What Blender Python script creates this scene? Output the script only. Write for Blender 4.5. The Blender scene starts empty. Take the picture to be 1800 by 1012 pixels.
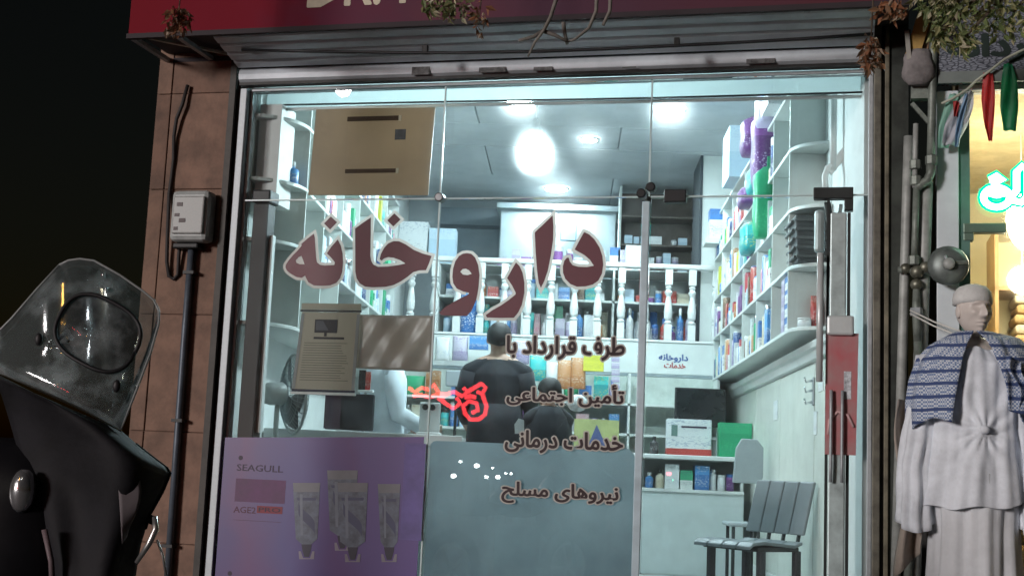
import bpy, math, random
from mathutils import Vector, Matrix
R_ = math.radians
rnd = random.Random(11)
scn = bpy.context.scene
COL = scn.collection

# ------------------------------------------------------------------ camera, world, sun, exposure
CAM_F = 2300.0 / 1800.0
CAM_POS = Vector((0, 0, .9))
CAM_ROT = Matrix.Rotation(R_(2.8), 3, 'Z') @ Matrix.Rotation(math.pi / 2 + R_(8.0), 3, 'X') @ Matrix.Rotation(R_(2.5), 3, 'Z')
cam = bpy.data.cameras.new('camera')
cam.sensor_width = 36; cam.lens = 36 * CAM_F; cam.clip_end = 400; cam.clip_start = .05
cam_o = bpy.data.objects.new('camera', cam)
cam_o.matrix_world = Matrix.Translation(CAM_POS) @ CAM_ROT.to_4x4()
COL.objects.link(cam_o); scn.camera = cam_o
scn.render.resolution_x = 1024; scn.render.resolution_y = 575

SUN_EL, SUN_AZ = R_(9), R_(226)       # low street lighting from behind the camera, well to the left
w = bpy.data.worlds.new('World'); scn.world = w; w.use_nodes = True
nt = w.node_tree; nt.nodes.clear()
sky = nt.nodes.new('ShaderNodeTexSky'); sky.sky_type = 'NISHITA'; sky.sun_disc = False
sky.sun_elevation = R_(1.0); sky.sun_rotation = SUN_AZ
bg = nt.nodes.new('ShaderNodeBackground'); bg.inputs[1].default_value = .004
wo = nt.nodes.new('ShaderNodeOutputWorld')
nt.links.new(sky.outputs[0], bg.inputs[0]); nt.links.new(bg.outputs[0], wo.inputs[0])
sun = bpy.data.lights.new('sun', 'SUN'); sun.energy = 1.4; sun.angle = R_(10); sun.color = (1.0, .94, .92)
sun_o = bpy.data.objects.new('sun', sun); COL.objects.link(sun_o)
# light travels from behind the camera (from -Y) towards the shop (+Y)
sd = Vector((math.sin(R_(46)) * math.cos(SUN_EL), math.cos(R_(46)) * math.cos(SUN_EL), -math.sin(SUN_EL)))
sun_o.rotation_euler = sd.to_track_quat('-Z', 'Y').to_euler()
vs = scn.view_settings
vs.view_transform = 'Standard'; vs.look = 'None'; vs.exposure = .38; vs.gamma = 1; vs.use_curve_mapping = False
cy = scn.cycles
cy.use_denoising = True; cy.denoiser = 'OPENIMAGEDENOISE'
cy.max_bounces = 7; cy.diffuse_bounces = 4; cy.glossy_bounces = 4; cy.transmission_bounces = 6; cy.transparent_max_bounces = 24
cy.caustics_reflective = False; cy.caustics_refractive = False
cy.sample_clamp_indirect = 4; cy.use_light_tree = True

# ------------------------------------------------------------------ survey helpers: where a sight line meets a known plane of the place
class Frame:
    def __init__(s, o, a): s.o = Vector(o); s.a = a; s.m = Matrix.Translation(s.o) @ Matrix.Rotation(a, 4, 'Z')
W = Frame((0, 0, 0), 0)
FA = .2
F = Frame((0, 7, 0), -FA)      # shop front: x along the front, y into the shop, z up
def _ray(x, y): return CAM_ROT @ Vector(((x - 900) / 2300, (506 - y) / 2300, -1))
def fp(x, y, d=0.0):
    r = _ray(x, y); n = Vector((math.sin(FA), math.cos(FA), 0))
    p = CAM_POS + r * ((d - (CAM_POS - F.o).dot(n)) / r.dot(n)) - F.o
    return p.dot(Vector((math.cos(FA), -math.sin(FA), 0))), p.z
def bw(x, y, Y):
    r = _ray(x, y); p = CAM_POS + r * (Y / r.y); return p.x, p.z
def rw(x, y, X):
    r = _ray(x, y); p = CAM_POS + r * (X / r.x); return p.y, p.z
def cz(x, y, Z):
    r = _ray(x, y); p = CAM_POS + r * ((Z - .9) / r.z); return p.x, p.y

# ------------------------------------------------------------------ materials
MATS = {}
def M(name, col, rough=.6, metal=0.0, var=.12, vs_=6.0, bump=0.0, bs=60.0, spec=.4, emit=0.0, ecol=None, col2=None, alpha=1.0, trans=0.0, coat=0.0, sheen=0.0):
    if name in MATS: return MATS[name]
    m = bpy.data.materials.new(name); m.use_nodes = True
    n = m.node_tree; L = n.links; b = n.nodes['Principled BSDF']
    b.inputs['Roughness'].default_value = rough; b.inputs['Metallic'].default_value = metal
    b.inputs['Specular IOR Level'].default_value = spec
    b.inputs['Alpha'].default_value = alpha
    if trans: b.inputs['Transmission Weight'].default_value = trans
    if coat: b.inputs['Coat Weight'].default_value = coat
    if sheen: b.inputs['Sheen Weight'].default_value = sheen
    tc = n.nodes.new('ShaderNodeTexCoord')
    nz = n.nodes.new('ShaderNodeTexNoise'); nz.inputs['Scale'].default_value = vs_; nz.inputs['Detail'].default_value = 6; nz.inputs['Roughness'].default_value = .65
    L.new(tc.outputs['Object'], nz.inputs['Vector'])
    mx = n.nodes.new('ShaderNodeMix'); mx.data_type = 'RGBA'
    c2 = col2 or tuple(max(0, c * (1 - var * 2)) for c in col)
    mx.inputs[6].default_value = (*c2, 1); mx.inputs[7].default_value = (*[min(1, c * (1 + var * .6)) for c in col], 1)
    rp = n.nodes.new('ShaderNodeValToRGB'); rp.color_ramp.elements[0].position = .3; rp.color_ramp.elements[1].position = .62
    L.new(nz.outputs[0], rp.inputs[0]); L.new(rp.outputs[0], mx.inputs[0]); L.new(mx.outputs[2], b.inputs['Base Color'])
    rm = n.nodes.new('ShaderNodeMapRange'); rm.inputs[3].default_value = max(0, rough - .08); rm.inputs[4].default_value = min(1, rough + .12)
    L.new(nz.outputs[0], rm.inputs[0]); L.new(rm.outputs[0], b.inputs['Roughness'])
    if bump:
        n2 = n.nodes.new('ShaderNodeTexNoise'); n2.inputs['Scale'].default_value = bs; n2.inputs['Detail'].default_value = 5
        L.new(tc.outputs['Object'], n2.inputs['Vector'])
        bp = n.nodes.new('ShaderNodeBump'); bp.inputs['Strength'].default_value = bump; bp.inputs['Distance'].default_value = .01
        L.new(n2.outputs[0], bp.inputs['Height']); L.new(bp.outputs[0], b.inputs['Normal'])
    if emit:
        b.inputs['Emission Strength'].default_value = emit; b.inputs['Emission Color'].default_value = (*(ecol or col), 1)
    MATS[name] = m; return m

def M_glass(name, tint=(.965, .985, .985), ior=1.45, dust=.02, rough=.0, haze=0.0):
    m = bpy.data.materials.new(name); m.use_nodes = True
    n = m.node_tree; L = n.links; n.nodes.clear()
    out = n.nodes.new('ShaderNodeOutputMaterial')
    tr = n.nodes.new('ShaderNodeBsdfTransparent'); tr.inputs[0].default_value = (*tint, 1)
    gl = n.nodes.new('ShaderNodeBsdfGlossy'); gl.inputs['Roughness'].default_value = rough; gl.inputs[0].default_value = (1, 1, 1, 1)
    fr = n.nodes.new('ShaderNodeFresnel'); fr.inputs[0].default_value = ior
    mx = n.nodes.new('ShaderNodeMixShader'); L.new(fr.outputs[0], mx.inputs[0]); L.new(tr.outputs[0], mx.inputs[1]); L.new(gl.outputs[0], mx.inputs[2])
    if haze:
        rf = n.nodes.new('ShaderNodeBsdfRefraction'); rf.inputs['IOR'].default_value = 1.04; rf.inputs['Roughness'].default_value = .85; rf.inputs[0].default_value = (*tint, 1)
        mh = n.nodes.new('ShaderNodeMixShader'); mh.inputs[0].default_value = haze; L.new(tr.outputs[0], mh.inputs[1]); L.new(rf.outputs[0], mh.inputs[2]); L.new(mh.outputs[0], mx.inputs[1])
    tc = n.nodes.new('ShaderNodeTexCoord'); nz = n.nodes.new('ShaderNodeTexNoise'); nz.inputs['Scale'].default_value = 3.2; nz.inputs['Detail'].default_value = 8; nz.inputs['Roughness'].default_value = .7
    L.new(tc.outputs['Object'], nz.inputs['Vector'])
    mr = n.nodes.new('ShaderNodeMapRange'); mr.inputs[1].default_value = .46; mr.inputs[2].default_value = .72; mr.inputs[3].default_value = dust * .3; mr.inputs[4].default_value = dust * 2.6
    L.new(nz.outputs[0], mr.inputs[0])
    df = n.nodes.new('ShaderNodeBsdfTranslucent'); df.inputs[0].default_value = (.85, .9, .9, 1)
    dd = n.nodes.new('ShaderNodeBsdfDiffuse'); dd.inputs[0].default_value = (.75, .78, .78, 1)
    ad = n.nodes.new('ShaderNodeMixShader'); L.new(df.outputs[0], ad.inputs[1]); L.new(dd.outputs[0], ad.inputs[2]); ad.inputs[0].default_value = .5
    m2 = n.nodes.new('ShaderNodeMixShader'); L.new(mr.outputs[0], m2.inputs[0]); L.new(mx.outputs[0], m2.inputs[1]); L.new(ad.outputs[0], m2.inputs[2])
    L.new(m2.outputs[0], out.inputs[0]); return m

def M_sheet(name, col, transl=.4, var=.15, vs_=2.0, clear=0.0, rough=.5, col2=None):
    """paper, film or thin cloth: scatters light back and lets some through"""
    m = bpy.data.materials.new(name); m.use_nodes = True
    n = m.node_tree; L = n.links; n.nodes.clear()
    out = n.nodes.new('ShaderNodeOutputMaterial'); tc = n.nodes.new('ShaderNodeTexCoord')
    nz = n.nodes.new('ShaderNodeTexNoise'); nz.inputs['Scale'].default_value = vs_; nz.inputs['Detail'].default_value = 5
    L.new(tc.outputs['Object'], nz.inputs['Vector'])
    mx = n.nodes.new('ShaderNodeMix'); mx.data_type = 'RGBA'
    mx.inputs[6].default_value = (*(col2 or [c * (1 - var) for c in col]), 1); mx.inputs[7].default_value = (*[min(1, c * (1 + var)) for c in col], 1)
    rp = n.nodes.new('ShaderNodeValToRGB'); rp.color_ramp.elements[0].position = .35; rp.color_ramp.elements[1].position = .65
    L.new(nz.outputs[0], rp.inputs[0]); L.new(rp.outputs[0], mx.inputs[0])
    d = n.nodes.new('ShaderNodeBsdfPrincipled'); d.inputs['Roughness'].default_value = rough; L.new(mx.outputs[2], d.inputs['Base Color'])
    t = n.nodes.new('ShaderNodeBsdfTranslucent'); L.new(mx.outputs[2], t.inputs[0])
    a = n.nodes.new('ShaderNodeMixShader'); a.inputs[0].default_value = transl; L.new(d.outputs[0], a.inputs[1]); L.new(t.outputs[0], a.inputs[2])
    last = a
    if clear:
        c = n.nodes.new('ShaderNodeBsdfTransparent'); b = n.nodes.new('ShaderNodeMixShader'); b.inputs[0].default_value = clear
        L.new(a.outputs[0], b.inputs[1]); L.new(c.outputs[0], b.inputs[2]); last = b
    L.new(last.outputs[0], out.inputs[0]); return m

def M_emit(name, col, s):
    if name in MATS: return MATS[name]
    m = bpy.data.materials.new(name); m.use_nodes = True
    n = m.node_tree; n.nodes.clear(); out = n.nodes.new('ShaderNodeOutputMaterial'); e = n.nodes.new('ShaderNodeEmission')
    e.inputs[0].default_value = (*col, 1); e.inputs[1].default_value = s; n.links.new(e.outputs[0], out.inputs[0]); MATS[name] = m; return m

def M_pack(name, a, b, split=.55, ink=(.05, .05, .12)):
    """printed carton: two colour fields, a few lines of illegible small print"""
    if name in MATS: return MATS[name]
    m = bpy.data.materials.new(name); m.use_nodes = True
    n = m.node_tree; L = n.links; bs = n.nodes['Principled BSDF']; bs.inputs['Roughness'].default_value = .38
    tc = n.nodes.new('ShaderNodeTexCoord'); sx = n.nodes.new('ShaderNodeSeparateXYZ'); L.new(tc.outputs['Generated'], sx.inputs[0])
    oi = n.nodes.new('ShaderNodeObjectInfo')
    ad = n.nodes.new('ShaderNodeMath'); ad.operation = 'MULTIPLY_ADD'; ad.inputs[1].default_value = .35; L.new(oi.outputs['Random'], ad.inputs[0]); L.new(sx.outputs[2], ad.inputs[2])
    gt = n.nodes.new('ShaderNodeMath'); gt.operation = 'GREATER_THAN'; gt.inputs[1].default_value = split + .15; L.new(ad.outputs[0], gt.inputs[0])
    m1 = n.nodes.new('ShaderNodeMix'); m1.data_type = 'RGBA'; m1.inputs[6].default_value = (*a, 1); m1.inputs[7].default_value = (*b, 1); L.new(gt.outputs[0], m1.inputs[0])
    mp = n.nodes.new('ShaderNodeMapping'); mp.inputs['Scale'].default_value = (13, 13, 38); L.new(tc.outputs['Generated'], mp.inputs[0])
    av = n.nodes.new('ShaderNodeVectorMath'); L.new(mp.outputs[0], av.inputs[0])
    cb = n.nodes.new('ShaderNodeMath'); cb.operation = 'MULTIPLY'; cb.inputs[1].default_value = 50; L.new(oi.outputs['Random'], cb.inputs[0]); L.new(cb.outputs[0], av.inputs[1])
    nz = n.nodes.new('ShaderNodeTexNoise'); nz.inputs['Scale'].default_value = 1; nz.inputs['Detail'].default_value = 1; L.new(av.outputs[0], nz.inputs['Vector'])
    g3 = n.nodes.new('ShaderNodeMath'); g3.operation = 'PINGPONG'; g3.inputs[1].default_value = .31; L.new(sx.outputs[2], g3.inputs[0])
    g4 = n.nodes.new('ShaderNodeMath'); g4.operation = 'MULTIPLY_ADD'; g4.inputs[1].default_value = .55; L.new(g3.outputs[0], g4.inputs[0]); L.new(nz.outputs[0], g4.inputs[2])
    g2 = n.nodes.new('ShaderNodeMath'); g2.operation = 'GREATER_THAN'; g2.inputs[1].default_value = .73; L.new(g4.outputs[0], g2.inputs[0])
    m2 = n.nodes.new('ShaderNodeMix'); m2.data_type = 'RGBA'; L.new(g2.outputs[0], m2.inputs[0]); L.new(m1.outputs[2], m2.inputs[6]); m2.inputs[7].default_value = (*ink, 1)
    L.new(m2.outputs[2], bs.inputs['Base Color']); MATS[name] = m; return m

# ------------------------------------------------------------------ mesh helpers
class MB:
    def __init__(s): s.v = []; s.f = []; s.mi = []; s.cur = 0
    def add(s, vs, fs):
        k = len(s.v); s.v += [tuple(p) for p in vs]; s.f += [tuple(i + k for i in f) for f in fs]; s.mi += [s.cur] * len(fs); return s
    def m(s, i): s.cur = i; return s
    def box(s, x0, x1, y0, y1, z0, z1):
        return s.add([(x0, y0, z0), (x1, y0, z0), (x1, y1, z0), (x0, y1, z0), (x0, y0, z1), (x1, y0, z1), (x1, y1, z1), (x0, y1, z1)],
                     [(3, 2, 1, 0), (4, 5, 6, 7), (0, 1, 5, 4), (1, 2, 6, 5), (2, 3, 7, 6), (3, 0, 4, 7)])
    def bar(s, p, q, w, h, up=(0, 0, 1)):
        p, q, up = Vector(p), Vector(q), Vector(up); d = (q - p).normalized(); a = d.cross(up)
        if a.length < 1e-4: a = d.cross(Vector((0, 1, 0)))
        a.normalize(); b = a.cross(d).normalized(); a *= w / 2; b *= h / 2
        return s.add([p - a - b, p + a - b, p + a + b, p - a + b, q - a - b, q + a - b, q + a + b, q - a + b],
                     [(3, 2, 1, 0), (4, 5, 6, 7), (0, 1, 5, 4), (1, 2, 6, 5), (2, 3, 7, 6), (3, 0, 4, 7)])
    def loft(s, rings, caps=True, closed=True):
        n = len(rings[0]); vs = [p for r in rings for p in r]; fs = []
        for i in range(len(rings) - 1):
            for j in range(n if closed else n - 1):
                fs.append((i * n + j, i * n + (j + 1) % n, (i + 1) * n + (j + 1) % n, (i + 1) * n + j))
        if caps and closed: fs += [tuple(reversed(range(n))), tuple(range((len(rings) - 1) * n, len(rings) * n))]
        return s.add(vs, fs)
    def tube(s, pts, r, n=8, caps=True):
        pts = [Vector(p) for p in pts]; rs = r if isinstance(r, (list, tuple)) else [r] * len(pts); rings = []; a = None
        for i, p in enumerate(pts):
            d = (pts[min(i + 1, len(pts) - 1)] - pts[max(i - 1, 0)]).normalized()
            if a is None:
                a = d.cross(Vector((0, 0, 1)))
                if a.length < 1e-3: a = d.cross(Vector((0, 1, 0)))
            a = (a - d * a.dot(d)).normalized(); b = d.cross(a)
            rings.append([p + (a * math.cos(t) + b * math.sin(t)) * rs[i] for t in [2 * math.pi * k / n for k in range(n)]])
        return s.loft(rings, caps)
    def lathe(s, prof, c=(0, 0, 0), n=12, axis='Z', caps=True):
        rings = []
        for r, z in prof:
            ring = []
            for k in range(n):
                t = 2 * math.pi * k / n; x, y = r * math.cos(t), r * math.sin(t)
                p = (x, y, z) if axis == 'Z' else ((z, x, y) if axis == 'X' else (x, -z, y))
                ring.append((c[0] + p[0], c[1] + p[1], c[2] + p[2]))
            rings.append(ring)
        return s.loft(rings, caps)
    def ell(s, c, rx, ry, rz, n=14, k=9, rot=None):
        rings = []
        for i in range(1, k):
            t = math.pi * i / k; ring = []
            for j in range(n):
                a = 2 * math.pi * j / n; p = Vector((rx * math.sin(t) * math.cos(a), ry * math.sin(t) * math.sin(a), -rz * math.cos(t)))
                if rot: p = rot @ p
                ring.append(tuple(Vector(c) + p))
            rings.append(ring)
        return s.loft(rings)
    def prism(s, poly, fn, t0, t1):
        """poly of 2-D points; fn(u, v, t) -> 3-D"""
        n = len(poly); vs = [fn(u, v, t0) for u, v in poly] + [fn(u, v, t1) for u, v in poly]
        return s.add(vs, [tuple(range(n)), tuple(reversed(range(n, 2 * n)))] + [((i + 1) % n, i, n + i, n + (i + 1) % n) for i in range(n)])
    def grid(s, fn, nu, nv):
        vs = [fn(i / nu, j / nv) for j in range(nv + 1) for i in range(nu + 1)]
        return s.add(vs, [(j * (nu + 1) + i, j * (nu + 1) + i + 1, (j + 1) * (nu + 1) + i + 1, (j + 1) * (nu + 1) + i) for j in range(nv) for i in range(nu)])
    def mesh(s, name, mats, base=(0, 0, 0), smooth=False):
        me = bpy.data.meshes.new(name); b = Vector(base)
        me.from_pydata([tuple(Vector(v) - b) for v in s.v], [], s.f)
        for m in (mats if isinstance(mats, (list, tuple)) else [mats]): me.materials.append(m)
        if any(s.mi): me.polygons.foreach_set('material_index', s.mi)
        if smooth: me.shade_smooth()
        me.update(); return me

def props(o, label=None, cat=None, group=None, kind=None):
    for k, v in (('label', label), ('category', cat), ('group', group), ('kind', kind)):
        if v: o[k] = v
    return o
BASE = {}
LABELS = set()
def link(o): COL.objects.link(o); return o
def thing(name, label, cat, base=(0, 0, 0), fr=W, group=None, kind=None, rz=0.0):
    o = link(bpy.data.objects.new(name, None)); o.empty_display_size = .1
    o.matrix_world = fr.m @ Matrix.Translation(Vector(base)) @ Matrix.Rotation(rz, 4, 'Z'); BASE[o.name] = Vector(base) if rz == 0 else Vector((0, 0, 0))
    return props(o, label, cat, group, kind)
def mods(o, bevel, smooth, solid=0, subsurf=0):
    if solid: q = o.modifiers.new('solid', 'SOLIDIFY'); q.thickness = solid; q.offset = 0
    if subsurf: q = o.modifiers.new('sub', 'SUBSURF'); q.levels = q.render_levels = subsurf
    if bevel: q = o.modifiers.new('bevel', 'BEVEL'); q.width = bevel; q.segments = 2; q.limit_method = 'ANGLE'; q.angle_limit = R_(40)
def part(parent, name, mb, mats, smooth=False, bevel=0, label=None, kind=None, solid=0, subsurf=0):
    b = BASE[parent.name]
    o = link(bpy.data.objects.new(name, mb.mesh(name, mats, b, smooth))); o.parent = parent; BASE[o.name] = b
    mods(o, bevel, smooth, solid, subsurf)
    return props(o, label, kind=kind)
def solo(name, mb, mats, label=None, cat=None, fr=W, group=None, kind=None, smooth=False, bevel=0, solid=0, subsurf=0):
    vs = mb.v; b = Vector(((min(v[0] for v in vs) + max(v[0] for v in vs)) / 2, (min(v[1] for v in vs) + max(v[1] for v in vs)) / 2, min(v[2] for v in vs)))
    o = link(bpy.data.objects.new(name, mb.mesh(name, mats, b, smooth))); o.matrix_world = fr.m @ Matrix.Translation(b); BASE[o.name] = b
    mods(o, bevel, smooth, solid, subsurf)
    return props(o, label, cat, group, kind)
def copy_tree(o, parent=None, top=None):
    c = o.copy(); link(c)
    if parent is not None: c.parent = parent
    for ch in list(o.children): copy_tree(ch, c)
    return c
def ordn(i): return ['first', 'second', 'third', 'fourth', 'fifth', 'sixth', 'seventh', 'eighth', 'ninth', 'tenth', 'eleventh', 'twelfth', 'thirteenth', 'fourteenth', 'fifteenth', 'sixteenth', 'seventeenth', 'eighteenth', 'nineteenth', 'twentieth'][i]

# flat lettering and outlines through a 2-D curve, so halos can be offset
def outline_mesh(loops, offset=0.0):
    cu = bpy.data.curves.new('o', 'CURVE'); cu.dimensions = '2D'; cu.fill_mode = 'BOTH'; cu.offset = offset
    for lp in loops:
        sp = cu.splines.new('POLY'); sp.points.add(len(lp) - 1); sp.use_cyclic_u = True
        for q, (x, y) in zip(sp.points, lp): q.co = (x, y, 0, 1)
    return _curve_out(cu)
def _curve_out(cu):
    o = link(bpy.data.objects.new('tmp', cu)); bpy.context.view_layer.update()
    me = bpy.data.meshes.new_from_object(o.evaluated_get(bpy.context.evaluated_depsgraph_get()))
    vs = [tuple(v.co) for v in me.vertices]; fs = [tuple(p.vertices) for p in me.polygons]
    bpy.data.objects.remove(o); bpy.data.curves.remove(cu); bpy.data.meshes.remove(me)
    return vs, fs
def text_mesh(s, offset=0.0, spacing=1.0, res=3):
    cu = bpy.data.curves.new('t', 'FONT'); cu.body = s; cu.resolution_u = res; cu.offset = offset; cu.space_character = spacing
    return _curve_out(cu)
def fitted(v0, box, vs):
    x0 = min(v[0] for v in v0); x1 = max(v[0] for v in v0); y0 = min(v[1] for v in v0); y1 = max(v[1] for v in v0)
    return [(box[0] + (v[0] - x0) / (x1 - x0) * (box[1] - box[0]), box[2] + (v[1] - y0) / (y1 - y0) * (box[3] - box[2])) for v in vs]
FORMS = {}
def _forms():
    # isolated, final, initial, medial presentation forms
    t = {'ا': 0xFE8D, 'ب': 0xFE8F, 'ت': 0xFE95, 'ج': 0xFE9D, 'ح': 0xFEA1, 'خ': 0xFEA5, 'د': 0xFEA9, 'ر': 0xFEAD, 'س': 0xFEB1, 'ط': 0xFEC1, 'ع': 0xFEC9, 'ف': 0xFED1, 'ق': 0xFED5,
         'ل': 0xFEDD, 'م': 0xFEE1, 'ن': 0xFEE5, 'ه': 0xFEE9, 'و': 0xFEED, 'أ': 0xFE83}
    for k, b in t.items(): FORMS[k] = [chr(b), chr(b + 1)] if k in 'ادروأ' else [chr(b), chr(b + 1), chr(b + 2), chr(b + 3)]
    FORMS['ی'] = ['\ufbfc', '\ufbfd', '\ufbfe', '\ufbff']
_forms()
def shape_fa(s):
    out = []
    for i, c in enumerate(s):
        if c not in FORMS: out.append(c); continue
        f = FORMS[c]; pj = i > 0 and s[i - 1] in FORMS and len(FORMS[s[i - 1]]) == 4; nj = len(f) == 4 and i + 1 < len(s) and s[i + 1] in FORMS
        out.append(f[(3 if pj and nj else 2 if nj else 1 if pj else 0)])
    return ''.join(reversed(out))

# dilated text: shifted copies a hair apart in depth give heavy strokes
def heavy_text(s, r, n=8, res=2):
    vs, fs = text_mesh(s, 0, 1.0, res); V = []; Fs = []; k = 0
    for i in range(n + 1):
        a = 2 * math.pi * i / n; dx, dy = (0, 0) if i == n else (r * math.cos(a), r * math.sin(a) * .8)
        V += [(v[0] + dx, v[1] + dy, i) for v in vs]; Fs += [tuple(q + k for q in f) for f in fs]; k += len(vs)
    return vs, V, Fs
def words_of(mb, count):
    """split a line of lettering at its widest gaps, one mesh for each word"""
    xs = sorted(set(round(v[0], 5) for v in mb.v)); gaps = sorted(((xs[i + 1] - xs[i], (xs[i + 1] + xs[i]) / 2) for i in range(len(xs) - 1)), reverse=True)[:count - 1]
    cuts = sorted(g[1] for g in gaps); out = [MB() for _ in range(count)]
    for f in mb.f:
        k = sum(mb.v[f[0]][0] > c for c in cuts); out[k].add([mb.v[i] for i in f], [tuple(range(len(f)))])
    return list(reversed(out))
def put_text(mb, s, box, d, r, n=8, step=.00015, fn=None, mirror=False):
    """box = (s0, s1, z0, z1) on a plane of the shop front at depth d, drawn towards the viewer"""
    v0, V, Fs = heavy_text(s, r, n)
    P = fitted(v0, box, V)
    fn = fn or (lambda a, z, t: (a, d - t, z))
    mb.add([fn(p[0], p[1], v[2] * step) for p, v in zip(P, V)], Fs); return mb

white = M('white paint', (.72, .74, .73), .45, var=.05, bump=.05)
whitew = M('white wall', (.7, .73, .72), .7, var=.06, vs_=2.5, bump=.08, bs=90)
alum = M('aluminium', (.42, .45, .47), .5, .35, var=.1, vs_=20)
dkmetal = M('dark metal', (.035, .035, .035), .5, .6, var=.25, vs_=15)
black = M('black plastic', (.012, .012, .014), .45, var=.2)
seal = M('glass edge', (.62, .74, .74), .3, var=.06, spec=.6)
glass = M_glass('window glass', dust=.015, haze=.017)

# ------------------------------------------------------------------ ground
mb = MB().box(-60, 60, -40, 3.9, -.63, -.13)
solo('street', mb, M('asphalt', (.05, .05, .052), .85, var=.25, vs_=3, bump=.4, bs=120), kind='structure')
mb = MB().box(-60, 60, 4.05, 60, -.5, 0.0)
solo('sidewalk', mb, M('paving', (.2, .19, .18), .8, var=.2, vs_=4, bump=.2), kind='structure')
kb = MB()
for i in range(-20, 20): kb.box(i * .8 + .005, i * .8 + .795, 3.903, 4.048, -.4, .004)
solo('kerb', kb, M('kerb stone', (.28, .27, .25), .8, var=.2, vs_=5, bump=.2), kind='structure', bevel=.012)

# ------------------------------------------------------------------ shop shell (world axes; the front stands at a slant to it)
XL, XR, YB, ZC, ZF = -1.93, 1.49, 14.6, 3.95, .15
def at_front(X, d=0.0):   # world y of the front plane at depth d for a given X
    s_ = (X - math.sin(FA) * d) / math.cos(FA); return 7 - math.sin(FA) * s_ + math.cos(FA) * d
mb = MB()
f0 = [(XL - .2, at_front(XL - .2, .02)), (XR + .2, at_front(XR + .2, .02)), (XR + .2, YB), (XL - .2, YB)]
mb.prism(f0, lambda x, y, t: (x, y, t), ZF, .005)
solo('shop_floor', mb, M('floor tile', (.42, .43, .42), .25, var=.08, vs_=1.5), kind='structure')
ceil = solo('ceiling', MB().prism([(XL - .2, at_front(XL - .2, .3)), (XR + .2, at_front(XR + .2, .3)), (XR + .2, YB), (XL - .2, YB)], lambda x, y, t: (x, y, t), ZC + .006, ZC + .12),
            M('ceiling board', (.3, .33, .35), .8, var=.08, vs_=1.2), kind='structure')
pm = M('ceiling panel', (.46, .49, .51), .75, var=.1, vs_=1.4, bump=.06)
ys = [7.6, 8.8, 10.0, 11.2, 12.0, 13.2, 14.55]
for j in range(len(ys) - 1):
    for i in range(2):
        xs_ = (XL, .35 if j % 2 else -.9, XR); x0 = xs_[i]; x1 = xs_[i + 1]; dz = rnd.uniform(0, .006)
        part(ceil, 'ceiling_panel', MB().box(x0 + .006, x1 - .006, ys[j] + .008, ys[j + 1] - .008, ZC - .02 - dz, ZC + .004 - dz * .2), pm, bevel=.004)
solo('wall_left', MB().box(XL - .15, XL, at_front(XL, .05), YB, ZF, ZC + .1), whitew, kind='structure')
solo('wall_right', MB().box(XR, XR + .15, at_front(XR + .15, .12), YB, ZF, ZC + .1), whitew, kind='structure')
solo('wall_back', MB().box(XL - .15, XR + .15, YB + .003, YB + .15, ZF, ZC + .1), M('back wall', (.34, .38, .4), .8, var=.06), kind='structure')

# ------------------------------------------------------------------ left stone pillar
stone = [M('brown stone %s' % n, c, .75, var=.24, vs_=5, bump=.25, bs=40) for n, c in (('a', (.235, .14, .1)), ('b', (.21, .122, .088)), ('c', (.255, .152, .11)))]
t = thing('stone_pillar', 'brown stone clad pillar at the left end of the pharmacy front', 'pillar', (-2.34, .2, 0), F)
part(t, 'core', MB().box(-2.575, -2.1, -.02, .45, 0, 4.3), M('mortar', (.17, .105, .08), .9, var=.2))
zs = [0.0, .42, 1.045, 1.72, 2.46, 3.04, 3.62, 4.3]
for k in range(len(zs) - 1):
    for (a, b) in ((-2.58, -2.492), (-2.486, -2.104)):
        dd = rnd.uniform(0, .005)
        part(t, 'stone_slab', MB().box(a, b, -.028 - dd, -.019, zs[k] + .0018, zs[k + 1] - .0018), stone[rnd.randrange(3)], bevel=.004)
part(t, 'side_slab', MB().box(-2.6, -2.578, .0, .45, 0, 4.3), stone[1])

# electric box, cable and conduit on the pillar
t = thing('meter_box', 'pale grey rounded electric box with worn stickers on the brown pillar', 'electric box', (-2.26, -.03, 2.12), F)
bx = M('box plastic', (.42, .44, .43), .4, var=.12, vs_=14)
part(t, 'housing', MB().box(-2.37, -2.13, -.15, -.034, 2.13, 2.43), bx, bevel=.03)
part(t, 'cover', MB().box(-2.345, -2.15, -.165, -.148, 2.17, 2.39), M('box cover', (.38, .385, .37), .4, var=.15, vs_=18), bevel=.012)
for (a, z, w_, h_) in ((-2.32, 2.33, .035, .022), (-2.33, 2.27, .03, .018), (-2.30, 2.235, .04, .024), (-2.33, 2.19, .025, .02)):
    part(t, 'sticker', MB().box(a, a + w_, -.1675, -.1655, z, z + h_), M('sticker dark', (.09, .06, .06), .5))
part(t, 'bottom_gland', MB().box(-2.36, -2.2, -.11, -.04, 2.095, 2.128), dkmetal, bevel=.008)
mb = MB().tube([(-2.262, -.06, 2.13), (-2.262, -.06, 1.6), (-2.258, -.06, 1.0), (-2.25, -.06, .1)], .021, 10)
t = thing('conduit_pipe', 'blue grey conduit running down the pillar below the electric box', 'pipe', (-2.255, -.06, 0), F)
part(t, 'pipe', mb, M('conduit', (.11, .13, .16), .45, .3, var=.2), smooth=True)
for z in (1.95, 1.1, .4): part(t, 'clip', MB().box(-2.292, -2.226, -.088, -.03, z, z + .018), dkmetal)
cab = []
for i in range(15):
    x, y = ((330, 150), (322, 185), (312, 210), (306, 240), (304, 280), (300, 310), (297, 340), (297, 380), (296, 420), (294, 460), (296, 485), (304, 490), (312, 482), (315, 450), (318, 425))[i]
    a, z = fp(x, y, -.05); cab.append((a, -.05 - .012 * math.sin(i), z))
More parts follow.
